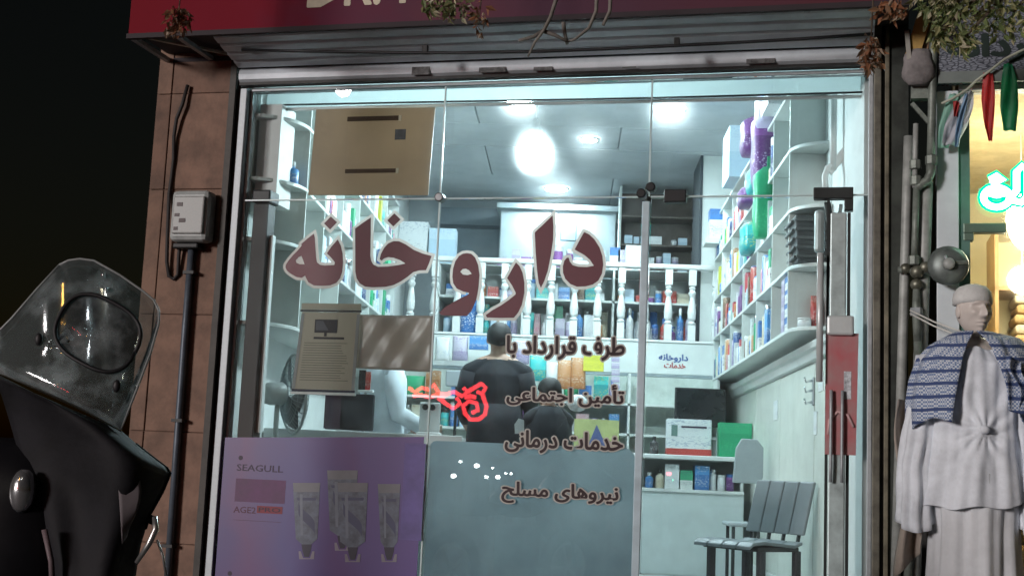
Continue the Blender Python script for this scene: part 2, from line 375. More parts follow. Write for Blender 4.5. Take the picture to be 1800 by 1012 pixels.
solo('loose_cable', MB().tube(cab, .011, 7), M('cable sheath', (.035, .03, .03), .6), 'thick dark cable hanging in a loop beside the electric box', 'cable', F, smooth=True)

# ------------------------------------------------------------------ red fascia sign box
t = thing('fascia_sign', 'dark red fascia sign box over the pharmacy window', 'sign', (-.4, -.25, 3.25), F)
m = bpy.data.materials.new('printed fascia'); m.use_nodes = True; n = m.node_tree; L = n.links; b = n.nodes['Principled BSDF']; b.inputs['Roughness'].default_value = .8; b.inputs['Specular IOR Level'].default_value = .1
tc = n.nodes.new('ShaderNodeTexCoord'); sx = n.nodes.new('ShaderNodeSeparateXYZ'); L.new(tc.outputs['Generated'], sx.inputs[0])
nz = n.nodes.new('ShaderNodeTexNoise'); nz.inputs['Scale'].default_value = 5; L.new(tc.outputs['Object'], nz.inputs['Vector'])
ma = n.nodes.new('ShaderNodeMath'); ma.operation = 'MULTIPLY_ADD'; ma.inputs[1].default_value = .14; L.new(nz.outputs[0], ma.inputs[0]); L.new(sx.outputs[0], ma.inputs[2])
rp = n.nodes.new('ShaderNodeValToRGB'); L.new(ma.outputs[0], rp.inputs[0]); e = rp.color_ramp.elements
e[0].position = .08; e[0].color = (.2, .012, .022, 1); e[1].position = 1; e[1].color = (.11, .035, .045, 1)
for p_, c_ in ((.26, (.19, .014, .028, 1)), (.37, (.15, .035, .065, 1)), (.44, (.12, .045, .07, 1)), (.52, (.14, .05, .07, 1)), (.66, (.095, .045, .07, 1))):
    q = rp.color_ramp.elements.new(p_); q.color = c_
L.new(rp.outputs[0], b.inputs['Base Color'])
part(t, 'front_panel', MB().box(-2.54, 1.72, -.47, -.45, 3.252, 4.3), m)
part(t, 'case', MB().box(-2.535, 1.715, -.448, -.02, 3.29, 4.3), M('sign case', (.06, .05, .055), .7))
for (z, y) in ((3.235, -.475), (3.235, -.03)): part(t, 'edge_profile', MB().box(-2.55, 1.73, y, y + .03, z, z + .028), M('dark profile', (.04, .03, .035), .7, .2))
for a in (-2.545, -2.26, -1.1, 0.1, 1.2): part(t, 'cross_profile', MB().box(a, a + .03, -.443, -.032, 3.238, 3.262), alum)
part(t, 'cross_brace', MB().bar((-2.5, -.44, 3.262), (-2.1, -.05, 3.262), .02, .015), M('zinc', (.5, .48, .4), .5, .6))
ll = MB(); put_text(ll, 'DR. M', (fp(541, 11, -.47)[0], fp(760, 11, -.47)[0], fp(640, 9, -.47)[1], fp(640, 9, -.47)[1] + .26), -.4712, .018)
part(t, 'lettering', ll, M('cream letter', (.62, .55, .42), .5))

# ------------------------------------------------------------------ roller shutter rolled up over the window
t = thing('roller_shutter', 'rolled up pale grey roller shutter under the fascia sign', 'shutter', (-.2, -.05, 3.08), F)
sh = M('shutter paint', (.76, .82, .87), .45, .2, var=.12, vs_=3, bump=.05)
prof = [(-.06, 3.085), (-.078, 3.1), (-.085, 3.128), (-.078, 3.156), (-.06, 3.17), (-.03, 3.17), (-.03, 3.085)]
part(t, 'slat', MB().prism(prof, lambda u, v, x: (x, u, v), -2.035, 1.545), sh)
for k in range(4):      # the curtain runs up and forward to the roll behind the sign
    p0 = (-.076 - k * .09, 3.1705 + k * .0192); p1 = (-.076 - (k + 1) * .09 + .002, 3.1705 + (k + 1) * .0192 - .0005)
    prof = [p0, (p0[0] * .8 + p1[0] * .2, p0[1] * .8 + p1[1] * .2 - .008), (p0[0] * .2 + p1[0] * .8, p0[1] * .2 + p1[1] * .8 - .008), p1, (p1[0], p1[1] + .012), (p0[0], p0[1] + .012)]
    part(t, 'slat', MB().prism(prof, lambda u, v, x: (x, u, v), -2.035, 1.545), sh)
part(t, 'light_stop', MB().box(-2.03, 1.54, -.05, -.028, 3.172, 3.232), dkmetal)  # added dark strip that stops shop light leaking through the slat joint
part(t, 'bottom_bar', MB().box(-2.03, 1.54, -.075, -.02, 3.066, 3.083), dkmetal)
stm = M('shutter sticker', (.2, .2, .2), .6, var=.4, vs_=30)
for (x0, y0, x1, y1) in ((724, 118, 754, 140), (842, 119, 888, 136), (938, 118, 970, 135), (1094, 118, 1118, 124), (1312, 104, 1362, 123)):
    a, z1 = fp(x0, y0, -.09); b_, z0 = fp(x1, y1, -.09); part(t, 'sticker', MB().box(a, b_, -.0885, -.0865, max(z0, 3.09), min(z1, 3.165)), stm)
cab = [(*fp(x, y, -.3), ) for x, y in ((425, 88), (560, 91), (700, 93), (820, 93), (950, 91), (1100, 85), (1300, 75), (1420, 68), (1535, 60))]
t = thing('power_cable', 'dark cable strung along the rolled up shutter', 'cable', (-.2, -.1, 3.25), F)
part(t, 'cable', MB().tube([(a, -.3, z) for a, z in cab], .009, 7), black, smooth=True)
for x, y in ((748, 87), (1190, 74)):
    a, z = fp(x, y, -.3); part(t, 'clip', MB().box(a - .015, a + .015, -.312, -.288, z - .02, z + .022), dkmetal, bevel=.004)

# ------------------------------------------------------------------ shutter guides, frames
guide = M('guide rail', (.06, .055, .05), .55, .4, var=.3, vs_=8)
solo('shutter_guide', MB().box(-2.1, -2.062, -.06, .06, 0, 3.25).box(-2.062, -2.045, -.02, .06, 0, 3.25), guide, 'dark steel shutter guide between brown pillar and window', 'guide rail', F)
rg = thing('steel_post', 'dark green brown steel post between the pharmacy and the pipes', 'post', (1.62, 0, 0), F)
part(rg, 'inner_rail', MB().box(1.548, 1.585, -.05, .06, 0, 3.4), M('rail olive', (.17, .16, .13), .5, .4, var=.3, vs_=9), bevel=.004)
part(rg, 'rail_slot', MB().box(1.585, 1.603, -.02, .06, 0, 3.4), dkmetal)
part(rg, 'outer_rail', MB().box(1.603, 1.625, -.05, .06, 0, 3.4), M('rail olive'.replace('olive', 'ochre'), (.2, .18, .13), .6, .2, var=.35, vs_=7), bevel=.004)
part(rg, 'post_body', MB().box(1.625, 1.72, -.03, .3, 0, 3.6), M('post dark', (.05, .058, .05), .6, .2, var=.35, vs_=5))
fr = thing('window_frame', 'silver aluminium frame around the pharmacy window', 'window frame', (-.25, 0, .05), F)
part(fr, 'jamb', MB().box(-2.044, -2.0, -.03, .05, .02, 3.062), alum, bevel=.004)
part(fr, 'jamb', MB().box(-1.996, -1.975, .012, .05, .02, 3.062), alum, bevel=.003)
part(fr, 'jamb', MB().box(1.523, 1.545, -.02, .05, .02, 3.062), alum, bevel=.003)
part(fr, 'head', MB().box(-1.975, 1.523, -.02, .05, 3.045, 3.062), alum)
part(fr, 'sill', MB().box(-1.975, 1.523, -.02, .05, .02, .1), alum)
# front bulkhead behind the glass
so = thing('bulkhead', 'white bulkhead above the shop window behind the glass', 'bulkhead', (-.25, .25, 2.97), F)
part(so, 'board', MB().box(-1.97, 1.52, .18, .184, 3.0, 3.95), M_sheet('milky acrylic', (.72, .8, .8), .75, var=.05, clear=.2))
part(so, 'edge_tube', MB().tube([(-1.95, .17, 2.985), (-.8, .17, 2.985), (.4, .17, 2.975), (1.5, .17, 2.97)], .011, 8), white, smooth=True)
part(so, 'wire', MB().tube([(-1.93, .14, 3.005), (-1.2, .14, 3.0), (.4, .14, 2.985), (1.52, .14, 2.985)], .006, 6), black, smooth=True)
part(so, 'wall_return', MB().box(-1.97, -1.83, .1, .3, 2.4, 2.999), white)
# dark post left of the shelves
dp = thing('dark_jamb_post', 'dark brown wooden post behind the glass beside the left jamb', 'post', (-1.87, .05, .1), F)
part(dp, 'post', MB().box(-1.93, -1.835, .02, .12, .1, 2.38), M('dark wood', (.02, .016, .018), .5, var=.25, vs_=8), bevel=.004)
part(dp, 'fitting', MB().box(-1.935, -1.82, .0, .13, 2.385, 2.46), black, bevel=.01)
part(dp, 'edge_strip', MB().box(-1.83, -1.808, .05, .09, 1.06, 2.2), white, bevel=.003)

# ------------------------------------------------------------------ glazing
win = thing('shop_window', 'frameless glass shop window with lettering in front of the pharmacy', 'window', (-.8, 0, .1), F)
ZT, ZH = 2.395, 3.044
def pane(a, b, z0, z1, parent=win): return part(parent, 'pane', MB().box(a + .003, b - .003, -.005, .005, z0, z1), glass)
pane(-1.975, -.79, ZT + .004, ZH); pane(-.79, .385, ZT + .004, ZH); pane(.385, 1.523, ZT + .004, ZH)
pane(-1.975, -.79, .1, ZT - .004); pane(-.79, .35, .1, ZT - .004)
for a, z0, z1 in ((-.79, .1, ZH), (.385, ZT + .004, ZH)): part(win, 'joint', MB().box(a - .004, a + .004, -.0065, .0065, z0, z1), seal)
for a, b in ((-1.975, -.795), (-.785, .35), (.395, 1.523)): part(win, 'joint', MB().box(a, b, -.0065, .0065, ZT - .0038, ZT + .0038), seal)
for a, z in ((-.79, 2.4), (.345, 2.41), (.395, 2.445)):
    part(win, 'glass_clamp', MB().lathe([(.02, -.03), (.026, -.026), (.026, .026), (.02, .03)], (a, 0, z), 14, 'Y'), black if a > 0 else M('clamp steel', (.2, .21, .22), .3, .9), smooth=False)
part(win, 'post_strip', MB().box(.351, .392, -.012, .012, .1, 2.37), M('door edge profile', (.5, .62, .68), .35, .3, var=.1), bevel=.004)

door = thing('glass_door', 'clear glass door with pale pull handle and dark top fittings', 'door', (.9, 0, .16), F)
part(door, 'pane', MB().box(.398, 1.518, -.005, .005, .16, 2.385), glass)
part(door, 'patch_fitting', MB().box(*[fp(1168, 350)[0], fp(1207, 350)[0]], -.03, .03, 2.36, 2.43), black, bevel=.006)
a0 = fp(1430, 345)[0]; a1 = fp(1500, 345)[0]
part(door, 'patch_fitting', MB().box(a0, a1, -.03, .03, 2.372, 2.432).box(a1 - .045, a1, -.028, .028, 2.31, 2.372), M('patch grey', (.045, .05, .05), .45, .5), bevel=.004)
hm = M('handle white', (.66, .7, .7), .3, .2, var=.05)
ax = fp(1442, 500)[0]
part(door, 'handle_bar', MB().tube([(ax, -.06, 1.42), (ax, -.06, 2.08)], .017, 12), hm, smooth=True)
ax2 = fp(1484, 500)[0]
part(door, 'lock_rail', MB().box(ax + .03, ax + .045, -.02, .02, .16, 2.37), M('door seal', (.02, .025, .025), .5))
part(door, 'lock_rail', MB().box(ax + .048, ax2 + .01, -.022, .022, .16, 2.3), M('rail light', (.55, .65, .65), .35, .4, var=.15, vs_=9), bevel=.006)
part(door, 'lock_rail', MB().box(ax2 + .014, ax2 + .03, -.02, .02, .16, 2.3), M('door seal', (.02, .025, .025), .5))
part(door, 'lock_box', MB().box(ax + .035, ax2 + .05, -.06, -.022, 1.66, 1.76), hm, bevel=.012)
for a in (ax + .06, ax2 - .005): part(door, 'lower_bar', MB().tube([(a, -.05, .92), (a, -.055, 1.0), (a, -.055, 1.3), (a, -.05, 1.38)], .008, 8), alum, smooth=True)
cl = thing('door_closer', 'dark folded door closer arm hanging at the top of the glass door', 'door closer', (ax, .06, 2.0), F)
part(cl, 'arm', MB().bar((ax + .03, .05, 2.37), (ax + .07, .05, 2.06), .035, .02, (0, 1, 0)), M('closer grey', (.09, .11, .11), .45, .4), bevel=.004)
part(cl, 'arm', MB().bar((ax + .1, .06, 2.36), (ax + .065, .06, 2.05), .02, .02, (0, 1, 0)), M('closer pale', (.4, .46, .46), .4, .4), bevel=.004)
part(cl, 'body', MB().box(ax - .035, ax + .02, .04, .09, 2.1, 2.33), M('closer light', (.5, .56, .56), .4, .2), bevel=.02)

# ------------------------------------------------------------------ lettering on the glass
GD = -.0068
def c1(p): return fp(420 + p[0] / 4.216, 340 + p[1] / 4.216)
def c2(p): return fp(760 + p[0] / 3.892, 340 + p[1] / 3.892)
word = []
word.append([c1(p) for p in ((350, 550), (352, 530), (375, 495), (405, 460), (440, 425), (470, 388), (466, 376), (500, 347), (535, 318), (560, 300), (567, 330), (571, 400), (577, 480), (583, 512), (605, 530), (640, 536), (712, 531), (715, 512), (690, 480), (656, 446), (690, 395), (737, 343), (760, 390), (773, 450), (776, 510), (770, 580), (754, 630), (726, 664), (680, 682), (620, 686), (560, 683), (520, 660), (503, 630), (495, 610), (470, 626), (430, 620), (385, 594), (360, 572))])
word.append([c1(p) for p in ((425, 497), (447, 474), (468, 464), (480, 495), (491, 527), (455, 526), (430, 515))])
word.append([c1(p) for p in ((635, 225), (685, 173), (732, 216), (680, 270))])
word.append([c1(p) for p in ((1103, 202), (1155, 150), (1202, 195), (1148, 247))])
word.append([c1(p) for p in ((865, 262), (920, 222), (982, 180), (981, 300), (978, 460), (984, 500), (1000, 528), (1035, 545), (1110, 543), (1180, 533), (1238, 521), (1200, 497), (1150, 478), (1110, 474), (1080, 483), (1062, 500), (1047, 488), (1056, 450), (1080, 405), (1110, 372), (1150, 355), (1190, 356), (1240, 380), (1300, 420), (1365, 447), (1432, 465), (1412, 520), (1390, 570), (1340, 572), (1295, 585), (1255, 618), (1205, 652), (1150, 680), (1090, 693), (1000, 697), (940, 692), (900, 668), (876, 630), (867, 580))])
word.append([c2(p) for p in ((240, 410), (270, 415), (296, 440), (316, 490), (326, 560), (318, 650), (302, 735), (270, 805), (238, 840), (150, 838), (62, 833), (50, 815), (90, 778), (140, 748), (200, 715), (252, 690), (254, 680), (215, 673), (170, 652), (146, 615), (140, 570), (145, 515), (160, 465), (185, 430), (212, 414))])
word.append([c2(p) for p in ((194, 537), (210, 519), (232, 516), (255, 528), (272, 551), (245, 560), (212, 556))])
word.append([c2(p) for p in ((575, 473), (600, 500), (620, 545), (632, 610), (632, 680), (614, 765), (590, 815), (560, 851), (470, 852), (376, 849), (369, 832), (415, 798), (470, 768), (525, 730), (572, 692), (573, 680), (548, 630), (514, 580), (545, 525))])
word.append([c2(p) for p in ((825, 153), (830, 220), (828, 320), (812, 430), (792, 530), (768, 600), (745, 647), (730, 612), (718, 520), (709, 400), (703, 268), (760, 215))])
word.append([c2(p) for p in ((1040, 266), (1075, 282), (1110, 315), (1145, 370), (1165, 430), (1171, 490), (1162, 550), (1138, 597), (1100, 624), (1050, 637), (990, 639), (945, 620), (912, 585), (897, 545), (895, 500), (905, 462), (922, 442), (935, 440), (943, 468), (962, 492), (1000, 503), (1060, 505), (1107, 496), (1080, 455), (1040, 422), (975, 386), (1005, 330))])
wine = M('wine vinyl', (.15, .045, .06), .45, var=.06)
halo = M_sheet('beige vinyl', (.72, .67, .62), .35, var=.06)
def flat(loops, off, d): 
    vs, fs = outline_mesh(loops, off); return MB().add([(v[0], d, v[1]) for v in vs], fs)
t = thing('pharmacy_lettering', 'large wine red Persian word with beige outline stuck on the window', 'lettering', (-.7, GD, 1.7), F)
outer = [word[i] for i in (0, 2, 3, 4, 5, 7, 8, 9)]
# the beige backing is a second, wider cut of the same outlines; each letter is cut alone so that halos may overlap
solids = []
def area(lp): return sum(lp[i][0] * lp[(i + 1) % len(lp)][1] - lp[(i + 1) % len(lp)][0] * lp[i][1] for i in range(len(lp))) / 2
for k, lp in enumerate(outer):
    best = None
    for sg in (1, -1):
        vs, fs = outline_mesh([lp], .016 * sg)
        if not vs: continue
        ex = max(v[0] for v in vs) - min(v[0] for v in vs)
        if best is None or ex > best[0]: best = (ex, vs, fs)
    part(t, 'letter_outline', MB().add([(v[0], GD - .0002 - .00012 * k, v[1]) for v in best[1]], best[2]), halo)
grp = [[0, 1], [2], [3], [4], [5, 6], [7], [8], [9]]
for k, g in enumerate(grp): part(t, 'letter', flat([word[i] for i in g], 0, GD - .0026), wine)
ink = M('dark red vinyl', (.03, .012, .015), .5, var=.05)
for s_, bx_, lab in (('طرف قرارداد با', (893, 1097, 590, 634), 'first'), ('تأمین اجتماعی', (893, 1096, 672, 717), 'second'), ('خدمات درمانی', (890, 1094, 755, 801), 'third'), ('نیروهای مسلح', (884, 1086, 845, 892), 'fourth')):
    a, z1 = fp(bx_[0], bx_[2]); b_, z0 = fp(bx_[1], bx_[3])
    t = thing('insurance_lettering', '%s line of small dark Persian lettering from the top on the window' % lab, 'lettering', ((a + b_) / 2, GD, z0), F)
    mb = MB(); put_text(mb, shape_fa(s_), (a, b_, z0, z1), GD - .0003, .11, 14, .00008)
    for wd in words_of(mb, len(s_.split())): part(t, 'word_outline', wd, halo)
    mb = MB(); put_text(mb, shape_fa(s_), (a, b_, z0, z1), GD - .0019, .032, 8, .00008)
    for wd in words_of(mb, len(s_.split())): part(t, 'word', wd, ink)

# ------------------------------------------------------------------ things fixed to the inside of the glass
card = M('cardboard', (.3, .235, .15), .85, var=.1, vs_=3, bump=.05)
t = thing('cardboard_panel', 'flattened brown cardboard box taped inside the upper glass', 'cardboard', (-1.22, .04, 2.43), F)
(a, z1), (b_, z0) = fp(556, 193, .04), fp(757, 342, .04)
part(t, 'sheet', MB().prism([(a, z1), (a + .2, z1 + .002), (b_, z1 - .006), (b_ - .015, z0 - .004), (a - .015, z0 + .004)], lambda u, v, q: (u, q, v), .038, .048), M_sheet('cardboard sheet', (.46, .355, .245), .4, var=.08))
for (x0, y0, x1, y1) in ((610, 205, 700, 211), (606, 297, 695, 303)):
    c0, c1z = fp(x0, y0, .03); d0, d1 = fp(x1, y1, .03); part(t, 'hand_slot', MB().box(c0, d0, .0365, .0378, d1, c1z), M('slot brown', (.09, .06, .04), .9))
    part(t, 'slot_end', MB().box(d0, d0 + .016, .035, .0378, d1 - .004, c1z + .002), M('slot tape', (.7, .66, .5), .6))
c0, c1z = fp(694, 227, .03); d0, d1 = fp(712, 245, .03); part(t, 'label_sticker', MB().box(c0, d0, .0365, .0378, d1, c1z), M('sticker slate', (.07, .08, .09), .5, var=.3, vs_=40))
t = thing('wall_calendar', 'taupe hanging scroll notice with a computer picture inside the glass', 'notice', (-1.4, .03, 1.28), F)
(a, z1), (b_, z0) = fp(530, 548, .03), fp(625, 686, .03)
paper = M_sheet('taupe paper', (.42, .39, .31), .3, var=.06)
part(t, 'sheet', MB().prism([(a + .005, z1), (b_, z1), (b_ - .006, z0), (a - .025, z0)], lambda u, v, q: (u, q, v), .028, .031), paper)
for q in ((a + .003, z1, a - .027, z0), (b_ - .018, z1, b_ - .024, z0)):
    part(t, 'border', MB().prism([(q[0], q[1] - .01), (q[0] + .018, q[1] - .01), (q[2] + .018, q[3]), (q[2], q[3])], lambda u, v, w_: (u, w_, v), .0262, .0278), M('border grey', (.3, .32, .32), .6))
part(t, 'top_rod', MB().box(a - .004, b_ + .008, .022, .036, z1 + .002, z1 + .012), dkmetal)
part(t, 'top_flap', MB().box(a, b_ + .004, .026, .032, z1 + .014, z1 + .05), paper)
part(t, 'bottom_rod', MB().box(a - .035, b_ + .002, .02, .038, z0 - .03, z0 - .016), white, bevel=.003)
part(t, 'bottom_band', MB().box(a - .028, b_ - .004, .024, .032, z0 - .014, z0 - .001), M('navy band', (.02, .025, .05), .6))
(x0, q1), (x1, q0) = fp(554, 561, .026), fp(592, 585, .026)
part(t, 'computer_print', MB().box(x0, x1, .0255, .0278, q0, q1).box(x0 + .06, x0 + .075, .0255, .0278, q0 - .02, q0).box(x0 - .002, x1 + .045, .0255, .0278, q0 - .036, q0 - .024), M('print slate', (.03, .032, .04), .6))
part(t, 'screen_print', MB().prism([(x0 + .008, q1 - .008), (x0 + .05, q1 - .008), (x0 + .085, q0 + .014), (x0 + .008, q0 + .014)], lambda u, v, w_: (u, w_, v), .0242, .0252), M('print pale', (.1, .11, .13), .6))
for k in range(16):
    z = q0 - .06 - k * .014
    part(t, 'print_line', MB().box(a + .03 - k * .001, b_ - .05 - rnd.uniform(0, .05), .0264, .0278, z, z + .003), M('print faint', (.14, .14, .12), .7))
(a, z1), (b_, z0) = fp(631, 553, .05), fp(757, 650, .05)
kraft = M_sheet('brown paper', (.4, .33, .28), .35, var=.12, vs_=5, clear=.1, rough=.3)
def kf(u, v): return (a + (b_ - a) * u + .002 * math.sin(9 * v), .05 + .006 * math.sin(7 * u + 4 * v) + .004 * math.sin(19 * u - 8 * v), z0 + (z1 - z0) * v - .012 * (1 - v) * u)
solo('brown_paper_sheet', MB().grid(kf, 24, 18), kraft, 'creased brown paper sheet hung beside the scroll notice', 'paper', F, smooth=True, solid=.001)

# grey film on the lower glass, with a rounded corner
film = M_sheet('grey film', (.42, .52, .55), .55, var=.2, vs_=1.1, col2=(.24, .33, .37), rough=.35, clear=.07)
a, z1 = fp(825, 779, .02); b_, _ = fp(1117, 800, .02); z1 = 1.052
poly = [(-.775, .12), (-.775, z1 - .02), (-.76, z1 - .004), (-.74, z1)] + [(b_ - .06 + .06 * math.sin(q), z1 - .06 + .06 * math.cos(q)) for q in [i * math.pi / 16 for i in range(9)]] + [(b_, .12)]
solo('privacy_film', MB().prism(poly, lambda u, v, q: (u, q, v), .008, .010), film, 'blue grey frosted film covering the lower middle glass', 'film', F)
solo('film_clip', MB().tube([(fp(757, 850, .03)[0], .02, fp(757, 820)[1]), (fp(748, 900, .03)[0], .02, fp(748, 910)[1])], .006, 8), white, 'thin white rod standing at the right edge of the purple poster', 'rod', F, smooth=True)

# purple cosmetics poster
(a, z1), (b_, _) = fp(394, 768, -.008), fp(746, 770, -.008); a = -1.985; z0 = .13; z1 = 1.045
t = thing('cosmetics_poster', 'purple cosmetics poster with four tubes on the lower glass', 'poster', ((a + b_) / 2, -.01, z0), F)
m = bpy.data.materials.new('poster print'); m.use_nodes = True; n = m.node_tree; L = n.links; b = n.nodes['Principled BSDF']; b.inputs['Roughness'].default_value = .4
tc = n.nodes.new('ShaderNodeTexCoord'); sx = n.nodes.new('ShaderNodeSeparateXYZ'); L.new(tc.outputs['Generated'], sx.inputs[0])
nz = n.nodes.new('ShaderNodeTexNoise'); nz.inputs['Scale'].default_value = 2.2; nz.inputs['Detail'].default_value = 3; L.new(tc.outputs['Object'], nz.inputs['Vector'])
ma = n.nodes.new('ShaderNodeMath'); ma.operation = 'MULTIPLY_ADD'; ma.inputs[1].default_value = .5; L.new(nz.outputs[0], ma.inputs[0]); L.new(sx.outputs[0], ma.inputs[2])
rp = n.nodes.new('ShaderNodeValToRGB'); L.new(ma.outputs[0], rp.inputs[0]); e = rp.color_ramp.elements
e[0].position = .2; e[0].color = (0.061, 0.036, 0.186, 1); e[1].position = 1.0; e[1].color = (0.103, 0.057, 0.237, 1)
for p_, c_ in ((.36, (0.121, 0.039, 0.163, 1)), (.48, (0.095, 0.053, 0.199, 1)), (.6, (0.075, 0.057, 0.224, 1)), (.75, (0.069, 0.032, 0.186, 1)), (.88, (0.100, 0.036, 0.186, 1))): rp.color_ramp.elements.new(p_).color = c_
L.new(rp.outputs[0], b.inputs['Base Color'])
part(t, 'sheet', MB().prism([(a, z0), (b_, z0), (b_, z1 + .025), (a, z1 - .02)], lambda u, v, q: (u, q, v), -.0165, -.0135), m)
PD = -.0168
def px(x, y): return fp(x, y, PD)
def tubeprint(x, w_, yt, yb, k):
    f = lambda u, v, q: (*[px(u, v)[0]], q, px(u, v)[1])
    bodyc = M('tube pale', (.13, .15, .2), .4, var=.3, vs_=16); 
    mb = MB().prism([(x - w_ / 2 - 4, yt), (x + w_ / 2 + 4, yt), (x + w_ / 2 - 1, yb - 34), (x + 8, yb - 24), (x - 8, yb - 24), (x - w_ / 2 + 1, yb - 34)], f, PD - .0006 * k, PD - .0006 * k - .0004)
    o = part(t, 'tube_print', mb, bodyc)
    part(o, 'crimp', MB().prism([(x - w_ / 2 - 4, yt), (x + w_ / 2 + 4, yt), (x + w_ / 2 + 2, yt + 16), (x - w_ / 2 - 2, yt + 16)], f, PD - .0006 * k - .00041, PD - .0006 * k - .00045), M('tube cream', (.19, .19, .21), .4))
    sw = []
    for i in range(13):
        q = i / 12; sw.append((x - w_ * .36 + w_ * .72 * (.5 - .5 * math.cos(math.pi * q)), yt + 42 + (yb - yt - 92) * q))
    band = [(u, v - 10) for u, v in sw] + [(u, v + 10) for u, v in reversed(sw)]
    part(o, 'swirl', MB().prism(band, f, PD - .0006 * k - .00041, PD - .0006 * k - .00045), M('tube swirl', (.06, .065, .13), .4))
    part(o, 'label_band', MB().prism([(x - w_ / 2 + 3, yt + 26), (x + w_ / 2 - 3, yt + 26), (x + w_ / 2 - 4, yt + 31), (x - w_ / 2 + 4, yt + 31)], f, PD - .0006 * k - .00041, PD - .0006 * k - .00045), M('tube swirl', (.06, .065, .13), .4))
    part(o, 'highlight', MB().prism([(x - w_ * .3, yt + 20), (x - w_ * .18, yt + 20), (x - w_ * .16, yb - 40), (x - w_ * .26, yb - 40)], f, PD - .0006 * k - .00046, PD - .0006 * k - .0005), M('tube sheen', (.18, .2, .25), .4))
    part(o, 'neck', MB().prism([(x - 9, yb - 24), (x + 9, yb - 24), (x + 7, yb - 12), (x + 4, yb - 2), (x - 4, yb - 2), (x - 7, yb - 12)], f, PD - .0006 * k - .00041, PD - .0006 * k - .00045), M('tube cap', (.03, .025, .05), .4))
    part(o, 'cap_base', MB().prism([(x - 14, yb - 12), (x - 10, yb - 12), (x - 6, yb), (x + 6, yb), (x + 10, yb - 12), (x + 14, yb - 12), (x + 13, yb + 2), (x - 13, yb + 2)], f, PD - .0006 * k - .00041, PD - .0006 * k - .00045), M('cap pale', (.26, .23, .28), .4))
tubeprint(539, 40, 848, 980, 1); tubeprint(602, 46, 826, 965, 1); tubeprint(620, 46, 848, 985, 2); tubeprint(684, 32, 850, 985, 1)
for s_, q, c_ in (('SEAGULL', (417, 497, 815, 830), (.04, .02, .06)), ('AGE2', (411, 449, 889, 902), (.1, .02, .06))):
    (x0, q1), (x1, q0) = px(q[0], q[2]), px(q[1], q[3]); mb = MB(); put_text(mb, s_, (x0, x1, q0, q1), PD - .0002, .012, 4, .0001); part(t, 'print_text', mb, M('print %s' % s_.lower(), c_, .5))
(x0, q1), (x1, q0) = px(452, 888), px(496, 903); part(t, 'red_tag', MB().box(x0, x1, PD - .0006, PD - .0001, q0, q1), M('tag red', (.24, .03, .05), .5))
mb = MB(); put_text(mb, 'PRO', (x0 + .012, x1 - .012, q0 + .008, q1 - .008), PD - .0008, .012, 4, .0001); part(t, 'print_text', mb, M('print dark', (.04, .02, .05), .5))
x0, q0 = px(423, 804); part(t, 'logo_dot', MB().lathe([(.013, 0), (.013, .0006)], (x0, PD, q0), 12, 'Y'), M('print dark', (.04, .02, .05), .5))
(x0, q1), (x1, q0) = px(410, 913), px(494, 917); part(t, 'fine_print', MB().box(x0, x1, PD - .0004, PD - .0001, q0, q1), M('print mauve', (.1, .04, .1), .5))
(x0, q1), (x1, q0) = px(415, 840), px(500, 885); part(t, 'pink_block', MB().box(x0, x1, PD - .0003, PD - .0001, q0, q1), M('print pink', (.14, .05, .14), .5, var=.2, vs_=5))
(x0, q1), (x1, q0) = px(712, 778), px(740, 950); part(t, 'lilac_block', MB().box(x0, x1, PD - .0003, PD - .0001, q0, q1), M('print lilac', (.15, .115, .33), .5, var=.2, vs_=5))
x0, q0 = px(404, 1007); part(t, 'logo_dot', MB().lathe([(.013, 0), (.013, .0006)], (x0, PD, q0), 12, 'Y'), M('print dark', (.04, .02, .05), .5))

# red notice behind the door at the right edge
(a, z1), (b_, z0) = fp(1452, 585, -.03), fp(1508, 800, -.03)
t = thing('red_notice', 'red health notice with white patch on the door rail at the right jamb', 'notice', ((a + b_) / 2, -.03, z0), F)
part(t, 'sheet', MB().prism([(a, z0), (b_ - .01, z0), (b_, z1), (a, z1)], lambda u, v, q: (u, q, v), -.03, -.0265), M_sheet('notice red', (.58, .17, .19), .35, var=.2, vs_=7, col2=(.6, .36, .36)))
part(t, 'white_patch', MB().box(a + .09, b_ - .035, -.032, -.0303, z0 + .28, z0 + .42), M('notice white', (.6, .62, .66), .6, var=.3, vs_=40))
part(t, 'drawn_arch', MB().tube([(a + .015, -.034, z0 + .1), (a + .02, -.034, z0 + .17), (a + .06, -.034, z0 + .215), (a + .11, -.034, z0 + .2), (a + .14, -.034, z0 + .14)], .008, 6), M('notice pink', (.7, .45, .45), .6), smooth=True)

# ------------------------------------------------------------------ lamps inside the shop
LC = (.74, .95, 1.0)
bulb_e = M_emit('bulb glow', LC, 400); down_e = M_emit('downlight glow', (.76, .95, 1.0), 330)
bxp, bzp = bw(940, 268, 8.5)
t = thing('hanging_bulb', 'large bare bulb glowing white on a cord behind the glass', 'light bulb', (bxp, 8.5, bzp), W)
part(t, 'globe', MB().lathe([(.02, -.105), (.05, -.1), (.078, -.075), (.09, -.035), (.088, .005), (.07, .05), (.05, .085), (.042, .1)], (bxp, 8.5, bzp), 20), bulb_e, smooth=True)
part(t, 'socket', MB().lathe([(.042, .101), (.045, .15), (.03, .16), (.022, .22), (.012, .235)], (bxp, 8.5, bzp), 16), M('socket grey', (.4, .43, .43), .5), smooth=True)
part(t, 'cord', MB().tube([(bxp, 8.5, bzp + .23), (bxp, 8.5, ZC - .02)], .005, 6), white)
